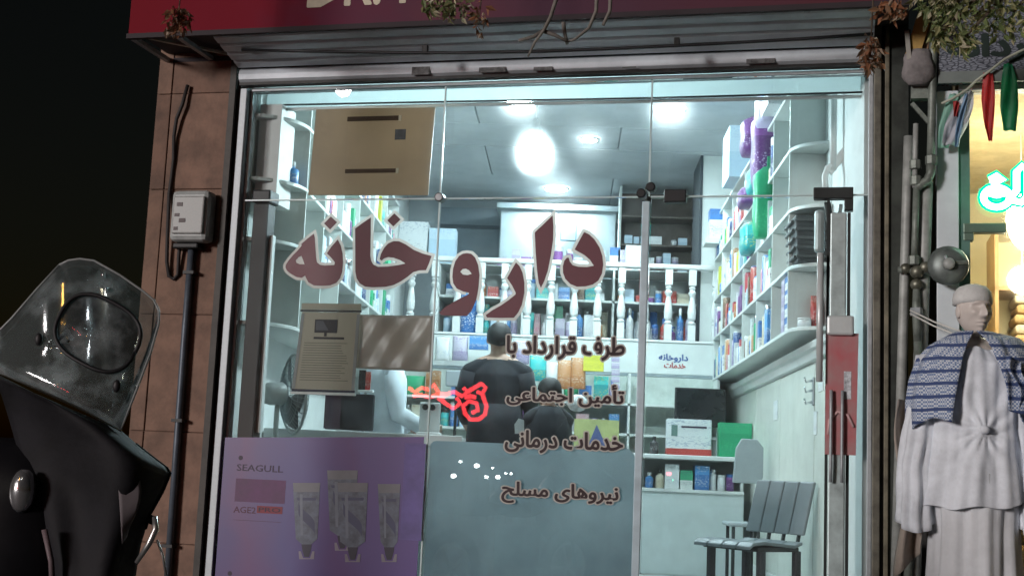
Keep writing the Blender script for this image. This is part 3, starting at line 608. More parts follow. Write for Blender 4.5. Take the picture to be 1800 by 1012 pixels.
for (x, y, lab) in ((1177, 193, 'round ceiling downlight nearest the right wall shelves'), (978, 332, 'round ceiling downlight deepest in the shop above the railing'), (1035, 245, 'small glaring ceiling downlight right of the bare bulb'), (915, 180, 'ceiling downlight just under the front bulkhead')):
    X, Y = cz(x, y, ZC - .03)
    t = thing('ceiling_downlight', lab, 'downlight', (X, Y, ZC - .03), W, 'ceiling downlights'); r = .115 if x != 1035 else .075
    part(t, 'ring', MB().lathe([(r, .004), (r + .025, .004), (r + .02, -.014), (r, -.012)], (X, Y, ZC - .03), 24, caps=False), white, smooth=True)
    part(t, 'lens', MB().lathe([(.01, -.013), (r - .002, -.011), (r - .002, .003), (.01, .004)], (X, Y, ZC - .03), 24), down_e, smooth=False)

# ------------------------------------------------------------------ wall shelving
shm = M('shelf laminate', (.66, .7, .68), .4, var=.05, vs_=3)
shin = M('shelf back', (.5, .54, .53), .5, var=.06, vs_=2)
def shelf_unit(name, label, xf, xw, y0, y1, zs, divs, rounded):
    t = thing(name, label, 'shelving', ((xf + xw) / 2, (y0 + y1) / 2, zs[0]), W)
    sg = 1 if xw > xf else -1; dep = abs(xw - xf)
    for z in zs:
        poly = [(xw - sg * .004, y1)] + [(xf, y1)]
        if rounded: poly += [(xf + sg * dep * (1 - math.cos(q)), y0 - dep * 1.15 * math.sin(q)) for q in [i * math.pi / 2 / 8 for i in range(9)]][:-1] + [(xw - sg * .004, y0 - dep * 1.15)]
        else: poly += [(xf, y0), (xw - sg * .004, y0)]
        part(t, 'shelf', MB().prism(poly, lambda u, v, q: (u, v, q), z - .022, z), shm, bevel=.003)
    for y in divs:
        for k in range(len(zs) - 1): part(t, 'divider', MB().box(min(xf, xw) + .004, max(xf, xw) - .004, y - .009, y + .009, zs[k] + .001, zs[k + 1] - .023), shm)
    part(t, 'back_board', MB().box(xw - sg * .004 if sg > 0 else xw, xw if sg > 0 else xw - sg * .004, y0 - dep, y1, zs[0] - .02, zs[-1] + .3), shin)
    return t
RZ = [1.815, 2.19, 2.54, 2.916, 3.297]
RD = [7.85, 8.5, 9.2, 9.95, 10.7, 11.4, 11.95]
shelf_unit('wall_shelving', 'white wall shelving with rounded ends along the right wall', 1.27, XR, 7.85, 11.96, RZ, RD, True)
LZ = [1.70, 2.19, 2.55, 2.93, 3.3]
LD = [7.75, 8.35, 9.0, 9.7, 10.4, 11.1, 11.8]
shelf_unit('wall_shelving', 'white wall shelving along the left wall behind the cardboard', -1.65, XL, 7.75, 11.82, LZ, LD, True)
# cornice and panelling under the right shelves
t = thing('wall_cornice', 'white moulded cornice below the right wall shelves', 'cornice', (1.45, 9.6, 1.66), W)
prof = [(XR, 1.64), (XR - .05, 1.65), (XR - .07, 1.69), (XR - .09, 1.7), (XR - .1, 1.735), (XR, 1.74)]
part(t, 'moulding', MB().prism(prof, lambda u, v, q: (u, q, v), 7.3, 11.9), white)
t = thing('wall_panelling', 'pale panelling on the right wall behind the bench', 'panelling', (1.48, 9.5, ZF), W)
for k, (y0, y1) in enumerate(((7.2, 8.0), (8.0, 9.3), (9.3, 10.5), (10.5, 11.9))):
    part(t, 'panel', MB().box(XR - .022, XR - .002, y0 + .006, y1 - .006, ZF + .12, 1.638), M('panel pale', (.6, .63, .58), .4, var=.06), bevel=.005)
part(t, 'skirting', MB().box(XR - .03, XR - .002, 7.2, 11.9, ZF + .002, ZF + .118), white, bevel=.004)

# ------------------------------------------------------------------ products
PROTO = {}
def proto(kind):
    if kind in PROTO: return PROTO[kind]
    mb = MB()
    if kind == 'box': mb.box(-.5, .5, -.5, .5, 0, 1)
    elif kind == 'bottle':
        mb.lathe([(.46, 0), (.5, .03), (.5, .6), (.42, .68), (.2, .74), (.18, .8)], n=14); mb.m(1).lathe([(.24, .801), (.24, .98), (.2, 1)], n=14)
    elif kind == 'jar':
        mb.lathe([(.45, 0), (.5, .04), (.5, .74), (.46, .8)], n=14); mb.m(1).lathe([(.5, .801), (.5, .97), (.46, 1)], n=14)
    elif kind == 'can':
        mb.lathe([(.47, 0), (.5, .03), (.5, .93), (.47, .97)], n=14); mb.m(1).lathe([(.44, .971), (.44, 1)], n=14)
    elif kind == 'pouch':
        n = 10
        rings = []
        for k in range(9):
            q = k / 8; th = .5 * math.sin(math.pi * min(1, q * 1.05 + .04)) ** .6 if q < .97 else .03; wv = .5 * (1 - .06 * math.sin(math.pi * q))
            rings.append([(wv * math.cos(2 * math.pi * j / n) * (1 + .03 * math.sin(5 * q + j)), th * math.sin(2 * math.pi * j / n) * (1 + .1 * math.sin(7 * q + 2 * j)), q) for j in range(n)])
        mb.loft(rings)
    elif kind == 'pack':
        n = 20
        for_r = []
        for k in range(11):
            q = k / 10; sc = 1 - .16 * abs(2 * q - 1) ** 6 + .02 * math.sin(9 * q); fl = 1 if q < .93 else .45
            for_r.append([(.5 * sc * math.copysign(abs(math.cos(a)) ** .35, math.cos(a)), .5 * sc * fl * math.copysign(abs(math.sin(a)) ** .45, math.sin(a)) * (1 + .03 * math.sin(11 * q + 3 * a)), q) for a in [2 * math.pi * j / n for j in range(n)]])
        mb.loft(for_r)
    elif kind == 'pump':
        mb.lathe([(.46, 0), (.5, .03), (.5, .62), (.4, .7), (.16, .74)], n=14); mb.m(1).lathe([(.2, .741), (.2, .8), (.07, .81), (.07, .93)], n=10).box(-.1, .45, -.1, .1, .931, 1)
    me = mb.mesh('product_' + kind, [None, None] if kind in ('bottle', 'jar', 'can', 'pump') else [None], smooth=kind != 'box')
    PROTO[kind] = me; return me
def pm_(name, c, rough=.35): return M('pack ' + name, c, rough, var=.08)
COLS = {
    'white': M_pack('pk white', (.74, .76, .76), (.74, .77, .78), ink=(.45, .5, .58)), 'white and blue': M_pack('pk wb', (.76, .78, .8), (.06, .2, .5)),
    'white and red': M_pack('pk wr', (.76, .76, .74), (.5, .05, .06)), 'white and green': M_pack('pk wg', (.74, .77, .74), (.05, .35, .18)),
    'navy': M_pack('pk navy', (.02, .04, .13), (.04, .09, .25), ink=(.6, .62, .65)), 'blue': M_pack('pk blue', (.04, .16, .42), (.08, .28, .6), ink=(.7, .74, .8)),
    'teal': M_pack('pk teal', (.02, .32, .34), (.05, .5, .5), ink=(.5, .55, .15)), 'purple': M_pack('pk purple', (.12, .03, .16), (.22, .07, .28), ink=(.42, .3, .5)),
    'orange': M_pack('pk orange', (.42, .16, .05), (.5, .24, .1), ink=(.7, .6, .5)), 'yellow': M_pack('pk yellow', (.62, .6, .06), (.55, .55, .05), ink=(.4, .4, .05)),
    'pale blue': M_pack('pk pale', (.45, .6, .72), (.55, .68, .78), ink=(.4, .54, .7)), 'cream': M_pack('pk cream', (.6, .55, .42), (.66, .62, .5), ink=(.3, .2, .12)),
    'brown': M_pack('pk brown', (.13, .08, .055), (.18, .11, .07), ink=(.5, .42, .32)), 'black': M_pack('pk black', (.015, .015, .018), (.03, .03, .035), ink=(.4, .4, .4)),
    'pink': M_pack('pk pink', (.55, .22, .28), (.6, .35, .38), ink=(.7, .68, .7)), 'green': M_pack('pk green', (.02, .3, .14), (.03, .36, .17), ink=(.05, .42, .2)),
    'mauve': M_pack('pk mauve', (.4, .36, .5), (.55, .52, .62), ink=(.25, .15, .35)), 'red': M_pack('pk red', (.4, .03, .03), (.5, .07, .05), ink=(.7, .65, .6)),
}
CAPM = {'w': pm_('cap white', (.75, .77, .77)), 'b': pm_('cap blue', (.05, .15, .4)), 'k': pm_('cap black', (.02, .02, .022)), 's': M('pack cap silver', (.6, .62, .64), .25, .9, var=.05), 'g': pm_('cap green', (.03, .35, .15))}
KN = {'box': 'carton', 'bottle': 'bottle', 'jar': 'jar', 'can': 'can', 'pouch': 'bag', 'pack': 'pack', 'pump': 'pump bottle'}
def product(kind, colr, pos, size, label, group=None, rz=0.0, cap='w', name=None):
    o = link(bpy.data.objects.new(name or ('product_' + KN[kind].replace(' ', '_')), proto(kind)))
    o.location = pos; o.scale = size; o.rotation_euler = (0, 0, rz)
    for i, mm in enumerate([COLS[colr], CAPM[cap]][:len(o.material_slots)]):
        o.material_slots[i].link = 'OBJECT'; o.material_slots[i].material = mm
    return props(o, label, KN[kind].split()[-1], group)
HUES = ['white'] * 5 + ['white and blue'] * 3 + ['pale blue'] * 2 + ['blue', 'orange', 'green', 'purple', 'yellow', 'red'] + ['white and red', 'white and green', 'mauve', 'blue', 'teal', 'cream', 'pink', 'navy']
def row(where, fn, length, kinds, hs, group, fill=.75, hues=HUES, depth=.12, rz=0.0, axis_from='the left'):
    u = rnd.uniform(0, .05); items = []
    while u < length:
        k = rnd.choice(kinds); w_ = rnd.uniform(.055, .13) if k == 'box' else rnd.uniform(.055, .085) if k != 'pouch' else rnd.uniform(.12, .18)
        if u + w_ > length: break
        if rnd.random() < fill:
            h = rnd.uniform(*hs); c = rnd.choice(hues); items.append((k, u + w_ / 2, w_, h, c))
        u += w_ + rnd.uniform(.003, .02)
    for i, (k, uc, w_, h, c) in enumerate(items[:20]):
        d = w_ if k in ('bottle', 'jar', 'can', 'pump') else (depth if k == 'box' else .07)
        product(k, c, fn(uc, d), (w_, d, h), '%s %s, %s from %s, %s' % (c, KN[k], ordn(i), axis_from, where), group, rz + rnd.uniform(-.06, .06), rnd.choice('wwwbkss'))
LV = ['lowest', 'second lowest', 'third lowest', 'fourth lowest', 'top']
# right wall rows: small goods deep in the unit, bigger packs as in the photo
for k, z in enumerate(RZ[:4]):
    for (y0, y1) in ((8.55, 9.15), (9.25, 9.9), (10.0, 10.65), (10.75, 11.35), (11.45, 11.9)):
        bay = {8.55: 'front bay', 9.25: 'second bay', 10.0: 'third bay', 10.75: 'fourth bay', 11.45: 'rear bay'}[y0]
        row('%s right wall shelf, %s' % (LV[k], bay), lambda u, d, y0=y0, z=z: (1.272 + d / 2, y0 + u, z + .001), y1 - y0, ['box', 'bottle', 'jar', 'box', 'can'], (.12, .28), 'goods on the right wall shelves', .9, axis_from='the front', depth=.1, rz=math.pi / 2,
            hues=HUES + ['navy', 'red', 'brown', 'mauve'])
def rpack(kind, colr, px0, py0, px1, py1, label, X=1.30, dy=None, cap='w', name=None):
    y0, z1 = rw((px0 + px1) / 2, py0, X); y1, z0 = rw((px0 + px1) / 2, py1, X)
    ya, _ = rw(px0, py1, X); yb, _ = rw(px1, py1, X)
    zs_ = min(RZ + [3.297], key=lambda q: abs(q - z0))
    return product(kind, colr, (X - .03, (ya + yb) / 2, zs_ + .001), (abs(ya - yb) if dy is None else dy, .17, max(.1, z1 - zs_)), label, 'packs on the right wall shelves', math.pi / 2, cap, name)
rpack('pack', 'purple', 1318, 215, 1342, 300, 'purple nappy pack on the upper right shelf by the grey bin', dy=.3)
rpack('pack', 'purple', 1340, 205, 1362, 300, 'purple nappy pack nearest the black bag on the upper right shelf', dy=.26)
rpack('pack', 'teal', 1330, 300, 1355, 372, 'teal nappy pack with yellow band on the right wall shelf', dy=.3)
rpack('pack', 'purple', 1312, 335, 1340, 400, 'purple nappy pack one shelf below the teal pack', dy=.3)
rpack('pack', 'teal', 1316, 395, 1345, 440, 'lower teal nappy pack beside the green tube pack', dy=.3)
rpack('box', 'pale blue', 1283, 235, 1320, 330, 'big pale blue carton standing high on the right shelf', dy=.45)
rpack('pack', 'mauve', 1345, 165, 1375, 200, 'mauve and blue pack at the very top of the right shelves', dy=.3)
rpack('box', 'white and blue', 1360, 150, 1392, 195, 'white and blue carton at the very top of the right shelves', dy=.3)
rpack('pack', 'green', 1345, 300, 1362, 410, 'tall green tube pack beside the lower teal nappy pack', dy=.16)
# black bag, dark ridged basket, bits near the rounded end
yb_, zb_ = rw(1376, 285, 1.33)
mb = MB(); rings = []
for k in range(9):
    q = k / 8; wv = .1 + .02 * math.sin(3 * q)
    rings.append([(1.385 + .085 * math.cos(a) * (1 - .25 * q), 7.98 + wv * math.sin(a) * (1 - .12 * q * q), 2.918 + .36 * q + .01 * math.sin(3 * a)) for a in [2 * math.pi * j / 12 for j in range(12)]])
solo('black_bag', mb.loft(rings), M('bag black', (.03, .032, .035), .55, var=.3, vs_=12, bump=.3, bs=25), 'black bag standing near the rounded end of the right shelves', 'bag', smooth=True)
t = thing('ridged_basket', 'dark grey ridged plastic basket on the right shelf near the door', 'basket', (1.39, 7.75, 2.19), W)
bk = M('basket grey', (.055, .06, .062), .5, var=.15)
part(t, 'shell', MB().loft([[(1.30, 7.66, 2.193), (1.475, 7.66, 2.193), (1.475, 7.95, 2.193), (1.30, 7.95, 2.193)], [(1.275, 7.62, 2.47), (1.48, 7.62, 2.47), (1.48, 7.98, 2.47), (1.275, 7.98, 2.47)]]), bk, bevel=.01)
for k in range(5):
    q = .1 + k * .19; z = 2.193 + q * .277; e = q * .04
    part(t, 'ridge', MB().box(1.292 - e * .6, 1.4735, 7.643 - e, 7.665 - e, z, z + .018), M('ridge grey', (.085, .09, .09), .5), bevel=.004)
    part(t, 'ridge', MB().box(1.28 - e * .6, 1.302 - e * .6, 7.68, 7.93, z, z + .018), M('ridge grey', (.085, .09, .09), .5), bevel=.004)
product('pouch', 'red', (1.44, 7.8, 1.816), (.09, .07, .2), 'small red pack on the lowest right shelf beside the door rail', 'packs on the right wall shelves', .4)
product('jar', 'white', (1.36, 7.76, 1.816), (.08, .08, .06), 'little white tub lying low at the rounded shelf end', 'packs on the right wall shelves', .4)
for k in range(8): product('box', 'mauve' if k % 2 else 'white and blue', (1.34, 7.94 + (k % 2) * .13, 1.817 + (k // 2) * .083), (.12, .11, .08), '%s small carton stacked by the rounded shelf end, %s from bottom' % ('mauve' if k % 2 else 'white and blue', ordn(k // 2)), 'stacked small cartons')
x_, z_ = bw(1262, 420, 11.8)
product('box', 'white and blue', (x_, 11.7, bw(1262, 422, 11.7)[1]), (.19, .16, .27), 'blue and white wipes pack on the small ledge by the railing end', None)
solo('wall_bracket_shelf', MB().box(x_ - .13, XR - .22, 11.6, 11.85, bw(1262, 425, 11.7)[1] - .03, bw(1262, 422, 11.7)[1] - .002), shm, 'small white ledge at the back end of the right shelves', 'ledge')

# left wall rows
for k, z in enumerate(LZ[:4]):
    for (y0, y1) in ((8.4, 8.95), (9.05, 9.65), (9.75, 10.35), (10.45, 11.05), (11.15, 11.75)):
        bay = {8.4: 'front bay', 9.05: 'second bay', 9.75: 'third bay', 10.45: 'fourth bay', 11.15: 'rear bay'}[y0]
        row('%s left wall shelf, %s' % (LV[k], bay), lambda u, d, y0=y0, z=z: (-1.665 - d / 2, y0 + u, z + .001), y1 - y0, ['box', 'bottle', 'box', 'jar'], (.1, .26), 'goods on the left wall shelves', .9, axis_from='the front', depth=.1, rz=math.pi / 2)
for k, (xx, c) in enumerate(((656, 'white'), (663, 'navy'), (671, 'white and green'), (678, 'green'), (648, 'red'))):
    X, z = bw(xx, 535, 9.4)
    product('box', c, (X, 9.4, 2.192), (.022, .14, .27), '%s upright folder under the window lettering' % c, None, .0, name='upright_folder')['category'] = 'folder'
y_, z_ = rw(505, 315, -1.75)
product('bottle', 'blue', (-1.74, 7.68, 2.552), (.09, .09, .15), 'bright blue bottle at the rounded end of the left shelves', None, cap='w')
# pipes and strut high on the right, between door and shelves
t = thing('wall_pipe', 'white vertical pipe with elbow beside the right shelves', 'pipe', (1.44, 7.4, 2.3), W)
ya = 7.35
def rp_(x, y, Y=7.35): X, z = bw(x, y, Y); return (X, Y, z)
part(t, 'pipe', MB().tube([rp_(1466, 150), rp_(1464, 300)], .02, 10), white, smooth=True)
part(t, 'strut', MB().bar(rp_(1456, 303), rp_(1526, 215), .05, .025, (0, 1, 0)), white, bevel=.004)
part(t, 'elbow', MB().tube([rp_(1452, 345), rp_(1450, 310), rp_(1455, 295), rp_(1466, 290)], .018, 10), white, smooth=True)
part(t, 'hook', MB().tube([rp_(1530, 205), rp_(1521, 212), rp_(1523, 228), rp_(1533, 224)], .007, 6), alum, smooth=True)

# ------------------------------------------------------------------ mezzanine with balustrade
YM = 12.0
t = thing('mezzanine_floor', 'white loft floor edge board across the back of the shop', 'loft', (0, 13.2, 1.84), W)
part(t, 'fascia_board', MB().box(XL + .2, XR - .16, YM - .03, YM + .03, 1.842, 2.13), shm, bevel=.006)
part(t, 'deck', MB().box(XL + .01, XR - .01, YM + .032, YB - .01, 1.95, 2.05), M('loft deck', (.45, .46, .45), .6))
part(t, 'lower_trim', MB().box(XL + .2, XR - .16, YM - .045, YM + .02, 1.815, 1.84), M('trim grey', (.25, .3, .32), .5))
(x0, z1), (x1, z0) = bw(1158, 622, YM), bw(1208, 648, YM)
mb = MB(); put_text(mb, shape_fa('داروخانه'), (x0, x1, (z0 + z1) / 2 - .01, z1), 0, .05, 8, fn=lambda a, z, q: (a, YM - .0315 - q, z)); part(t, 'script_sticker', mb, M('sticker blue', (.05, .1, .3), .5))
mb = MB(); put_text(mb, shape_fa('خدمات'), (x0 + .05, x1 - .02, z0, (z0 + z1) / 2 - .012), 0, .05, 8, fn=lambda a, z, q: (a, YM - .0315 - q, z)); part(t, 'script_sticker', mb, M('sticker red', (.4, .08, .08), .5))
t = thing('balustrade', 'white turned wood balustrade along the loft edge', 'railing', (0, YM, 2.13), W)
part(t, 'top_rail', MB().box(XL + .22, XR - .17, YM - .045, YM + .045, 2.815, 2.86), white, bevel=.012)
part(t, 'bottom_rail', MB().box(XL + .22, XR - .17, YM - .04, YM + .04, 2.132, 2.155), white, bevel=.006)
mb = MB().box(-.034, .034, -.034, .034, 2.157, 2.30)
mb.lathe([(.03, 2.301), (.04, 2.32), (.022, 2.335), (.036, 2.36), (.04, 2.42), (.03, 2.5), (.02, 2.56), (.03, 2.58), (.038, 2.6), (.022, 2.625), (.032, 2.645), (.022, 2.665)], n=14)
mb.box(-.034, .034, -.034, .034, 2.666, 2.814)
b0 = None
for i in range(15):
    xx = bw(1258, 540, YM)[0] - i * .2165
    if b0 is None:
        b0 = part(t, 'baluster', mb, white, bevel=.003); b0.location = (xx, 0, 0); b0.data.transform(Matrix.Translation((0, YM, 0)))
    else:
        o = b0.copy(); link(o); o.parent = t; o.location = (xx, 0, 0)
# stock shelf standing behind the balusters
t = thing('loft_stock_shelf', 'pale stock shelf behind the loft balusters', 'shelving', (0, 12.5, 2.05), W)
for z in (2.14, 2.53): part(t, 'shelf', MB().box(-1.3, 1.2, 12.2, 12.75, z - .02, z), shm)
part(t, 'back_board', MB().box(-1.3, 1.2, 12.752, 12.77, 2.055, 2.82), shin)
for x in (-1.3, -.5, .35, 1.18): part(t, 'upright', MB().box(x, x + .02, 12.2, 12.75, 2.055, 2.82), shm)
for nm, y_, z, lo, hi, kinds in (('lower loft shelf', 12.2, 2.141, .16, .36, ['jar', 'bottle', 'can', 'bottle', 'pump', 'box']), ('upper loft shelf', 12.28, 2.531, .06, .2, ['box', 'box', 'jar', 'box'])):
    for a, b_, sec in ((-1.25, -.52, 'behind the lettering'), (-.46, .33, 'above the man in black'), (.39, 1.16, 'by the right shelves')):
        row('%s %s' % (nm, sec), lambda u, d, a=a, y_=y_, z=z: (a + u, y_ + d / 2, z), b_ - a, kinds, (lo, hi), 'goods behind the balusters', .97,
            hues=HUES + ['pale blue', 'mauve', 'brown', 'cream', 'blue', 'purple'], depth=.14)
for a, b_, sec in ((-1.25, -.52, 'behind the lettering'), (-.46, .33, 'above the man in black'), (.39, 1.16, 'by the right shelves')):
    row('rear loft rank %s' % sec, lambda u, d, a=a: (a + u, 12.42 + d / 2, 2.141), b_ - a, ['box', 'can', 'pump', 'bottle'], (.26, .36), 'tall goods behind the balusters', .97, hues=HUES, depth=.1)
# loft back wall: grey recess, tall cabinet, board, shelves
t = thing('loft_cabinet', 'pale blue grey tall cabinet against the loft back wall', 'cabinet', (-.3, 14.2, 2.05), W)
(x0, _), (x1, _) = bw(880, 360, 13.9), bw(1085, 360, 13.9)
cab = M('cabinet blue grey', (.46, .54, .57), .5, var=.06)
part(t, 'carcass', MB().box(x0, x1, 13.92, 14.5, 2.055, 3.72), M('cabinet grey', (.36, .42, .45), .5)); 
for i in range(2): part(t, 'door', MB().box(x0 + .01 + i * (x1 - x0) / 2, x0 - .01 + (i + 1) * (x1 - x0) / 2, 13.895, 13.918, 2.1, 3.69), cab, bevel=.006)
part(t, 'top_board', MB().box(x0 - .04, x1 + .75, 13.86, 14.52, 3.722, 3.78), cab, bevel=.005)
(x2, z1), (x3, z0) = bw(986, 378, 13.8), bw(1013, 424, 13.8)
t = thing('framed_notice', 'small white printed board leaning above the railing', 'notice', ((x2 + x3) / 2, 13.8, z0), W)
part(t, 'board', MB().box(x2, x3, 13.8, 13.82, z0, z1), M('board dark rim', (.1, .12, .14), .5), bevel=.006)
part(t, 'print', MB().box(x2 + .01, x3 - .01, 13.796, 13.7995, z0 + .012, z1 - .012), COLS['pale blue'])
t = thing('loft_shelving', 'brown open shelving with white cartons above the railing', 'shelving', (.75, 13.6, 2.05), W)
(x0, _), (x1, _) = bw(1088, 400, 13.4), bw(1224, 400, 13.4); wood = M('brown board', (.13, .105, .09), .6, var=.2, vs_=4)
part(t, 'back_board', MB().box(x0, x1, 13.75, 13.77, 2.055, 3.9), wood)
for x in (x0, (x0 + x1) / 2 - .14, x1 - .02): part(t, 'upright', MB().box(x, x + .022, 13.4, 13.748, 2.055, 3.9), shm if x == x0 else wood)
for z in (2.5, 2.96, 3.1, 3.3, 3.6): part(t, 'shelf', MB().box(x0 + .024, x1 - .022, 13.42, 13.748, z - .02, z), wood)
for z in (2.961, 3.101, 3.301):
    row('%s brown loft shelving board' % {2.961: 'lowest', 3.101: 'middle', 3.301: 'upper'}[z], lambda u, d, z=z: (x0 + .03 + u, 13.5, z), x1 - x0 - .06, ['box', 'jar', 'box'], (.06, .12), 'cartons on brown shelving', .8, hues=['white', 'cream', 'white', 'mauve', 'pale blue'])
t = thing('tall_cabinet', 'tall white cabinet with dark edge at the right end of the loft', 'cabinet', (1.2, 12.4, 2.05), W)
(x0, z1), (x1, _) = bw(1229, 276, 12.4), bw(1275, 276, 12.4)
part(t, 'carcass', MB().box(x0 + .012, XR - .03, 12.1, 12.8, 2.06, z1), shm, bevel=.004); part(t, 'dark_edge', MB().box(x0 - .012, x0 + .011, 12.09, 12.8, 2.06, z1 + .02), M('edge dark', (.03, .04, .05), .5))
for (a, c, e, f, lab, col) in ((704, 390, 752, 420, 'white printed carton on the loft rail at left', 'white'), (756, 402, 800, 452, 'pale blue carton with kraft top on the loft rail', 'pale blue'), (1100, 432, 1128, 455, 'white carton on the rail in front of the brown shelving', 'white')):
    (x0, z1), (x1, z0) = bw(a, c, 12.3), bw(e, f, 12.3)
    product('box', col, ((x0 + x1) / 2, 12.36, 2.83), (x1 - x0, .2, z1 - 2.83), lab)
t = thing('rail_top_shelf', 'narrow white shelf board behind the loft rail', 'shelf', (0, 12.4, 2.8), W)
part(t, 'board', MB().box(-1.4, 1.1, 12.2, 12.74, 2.823, 2.829), shm)
for i in range(14):
    x = -.7 + i * .105 + rnd.uniform(-.02, .02); c = rnd.choice(['white', 'pale blue', 'white and blue', 'purple', 'mauve', 'white']); k = rnd.choice(['box', 'bottle', 'box', 'jar'])
    product(k, c, (x, 12.45, 2.83), (rnd.uniform(.06, .1), .08, rnd.uniform(.1, .26)), '%s %s, %s from the left on the board behind the rail' % (c, KN[k], ordn(i)), 'goods on the rail board')
product('can', 'blue', (bw(828, 520, 12.2)[0], 12.12, 2.16), (.19, .14, .4), 'big blue bag between the balusters left of the man')
# grey window recess on the loft back wall
(x0, z1), (x1, z0) = bw(775, 362, 14.5), bw(878, 450, 14.5)
t = thing('loft_window', 'dark blue grey blind panel on the loft back wall', 'panel', ((x0 + x1) / 2, 14.55, z0), W)
part(t, 'panel', MB().box(x0, x1, 14.55, 14.57, z0 - .3, z1), M('panel slate', (.17, .21, .24), .6, var=.08)); part(t, 'rail', MB().box(x0, x1, 14.53, 14.55, z1 - .24, z1 - .2), M('rail slate', (.06, .08, .1), .5))
part(t, 'frame', MB().box(x1, x1 + .03, 14.52, 14.57, z0 - .3, z1 + .05), M('rail slate', (.06, .08, .1), .5))

# ------------------------------------------------------------------ display under the loft
t = thing('display_rack', 'white display rack under the loft behind the customers', 'rack', (-.2, 11.9, ZF), W)
for z in (.9, 1.28, 1.545): part(t, 'shelf', MB().box(-1.6, 1.3, 11.6, 11.93, z - .02, z), shm)
part(t, 'back_board', MB().box(-1.6, 1.3, 11.935, 11.95, ZF + .002, 1.81), M('rack back', (.5, .56, .52), .6))
for x in (-1.6, -.9, -.2, .5, 1.28): part(t, 'upright', MB().box(x, x + .02, 11.6, 11.93, ZF + .002, 1.81), shm)
for z, lo, hi, nm in ((1.546, .12, .24, 'upper'), (1.281, .1, .22, 'middle')):
    for a, b_, sec in ((-1.5, -.93, 'by the brown paper'), (-.86, -.23, 'behind the man in black'), (-.16, .48, 'left of the door strip')):
        row('%s display board %s' % (nm, sec), lambda u, d, a=a, z=z: (a + u, 11.66 + d / 2, z), b_ - a, ['box', 'pouch', 'bottle', 'box', 'jar', 'can'], (lo, hi), 'goods on the display rack', .92, hues=HUES + ['blue', 'mauve', 'teal', 'orange', 'black'], depth=.12)
def dp_(kind, c, x0_, y0_, x1_, y1_, Y, lab, cap='w'):
    (a, z1_), (b2, z0_) = bw(x0_, y0_, Y), bw(x1_, y1_, Y)
    return product(kind, c, ((a + b2) / 2, Y, z0_), (b2 - a, .06, z1_ - z0_), lab, 'packs hung on the display rack', 0, cap)
dp_('pouch', 'orange', 980, 632, 1004, 684, 11.5, 'orange snack bag beside the yellow carton, nearer the woman')
dp_('pouch', 'orange', 1004, 628, 1029, 684, 11.5, 'orange snack bag touching the yellow carton')
dp_('box', 'yellow', 1026, 624, 1061, 653, 11.5, 'bright yellow carton right of the orange bags')
dp_('pouch', 'teal', 931, 624, 960, 670, 11.5, 'teal pack at the shoulder of the man in black')
dp_('pouch', 'mauve', 903, 598, 930, 640, 11.5, 'mauve pack behind the man in black')
dp_('pouch', 'white', 960, 636, 980, 684, 11.5, 'white bag between the teal pack and orange bags')
dp_('box', 'blue', 826, 590, 858, 615, 11.5, 'bright blue carton left of the head of the man in black')
dp_('pouch', 'white', 766, 592, 790, 634, 11.5, 'white bag next to the brown paper sheet')
dp_('pouch', 'mauve', 796, 590, 822, 634, 11.5, 'mauve bag between white bag and blue carton')
t = thing('hanging_strip', 'white and purple sachet strip hanging under the loft edge', 'sachet strip', (bw(1082, 690, 11.4)[0], 11.4, bw(1082, 690, 11.4)[1]), W)
for k in range(6):
    (x0, z1), (x1, z0) = bw(1075, 625 + k * 12, 11.4), bw(1089, 636 + k * 12, 11.4); part(t, 'sachet', MB().box(x0, x1, 11.4, 11.41, z0, z1), COLS['mauve'], bevel=.002)
# pale back counter behind the people + poster with a blue triangle
t = thing('back_counter', 'white back counter with glass goods shelf at the right', 'counter', (.5, 10.8, ZF), W)
part(t, 'front', MB().box(-.45, 1.4, 10.62, 10.66, ZF + .002, .8), M('counter front', (.6, .66, .66), .35, var=.04), bevel=.004)
part(t, 'top', MB().box(-.5, 1.42, 10.55, 11.2, 1.06, 1.095), white, bevel=.006)
part(t, 'shelf', MB().box(-.45, 1.4, 10.6, 11.15, .8, .825), white, bevel=.004)
part(t, 'back', MB().box(-.45, 1.4, 11.16, 11.19, ZF + .002, 1.058), shin)
for x in (-.45, .35, 1.38): part(t, 'upright', MB().box(x, x + .02, 10.67, 11.15, .827, 1.058), shm)
row('glass counter shelf right of the door strip', lambda u, d: (.58 + u, 10.7, .826), .78, ['box', 'bottle', 'jar', 'bottle'], (.1, .2), 'goods in the counter', .98, hues=HUES + ['navy', 'brown', 'brown', 'cream'])
row('in the counter shelf behind the lettering', lambda u, d: (-.4 + u, 10.7, .826), .74, ['box', 'bottle', 'jar'], (.1, .2), 'goods in the counter', .9)
(x0, z1), (x1, z0) = bw(1010, 735, 10.5), bw(1087, 800, 10.5)
t = thing('counter_poster', 'yellow green poster with a blue triangle on the back counter', 'poster', ((x0 + x1) / 2, 10.5, z0), W)
part(t, 'sheet', MB().box(x0, x1, 10.53, 10.54, z0, z1), M('poster lime', (.5, .52, .22), .6, var=.12))
part(t, 'triangle', MB().prism([(x0 + .1, z0 + .03), (x1 - .08, z0 + .03), ((x0 + x1) / 2, z1 - .04)], lambda u, v, q: (u, q, v), 10.526, 10.5295), M('poster blue', (.1, .12, .28), .6))
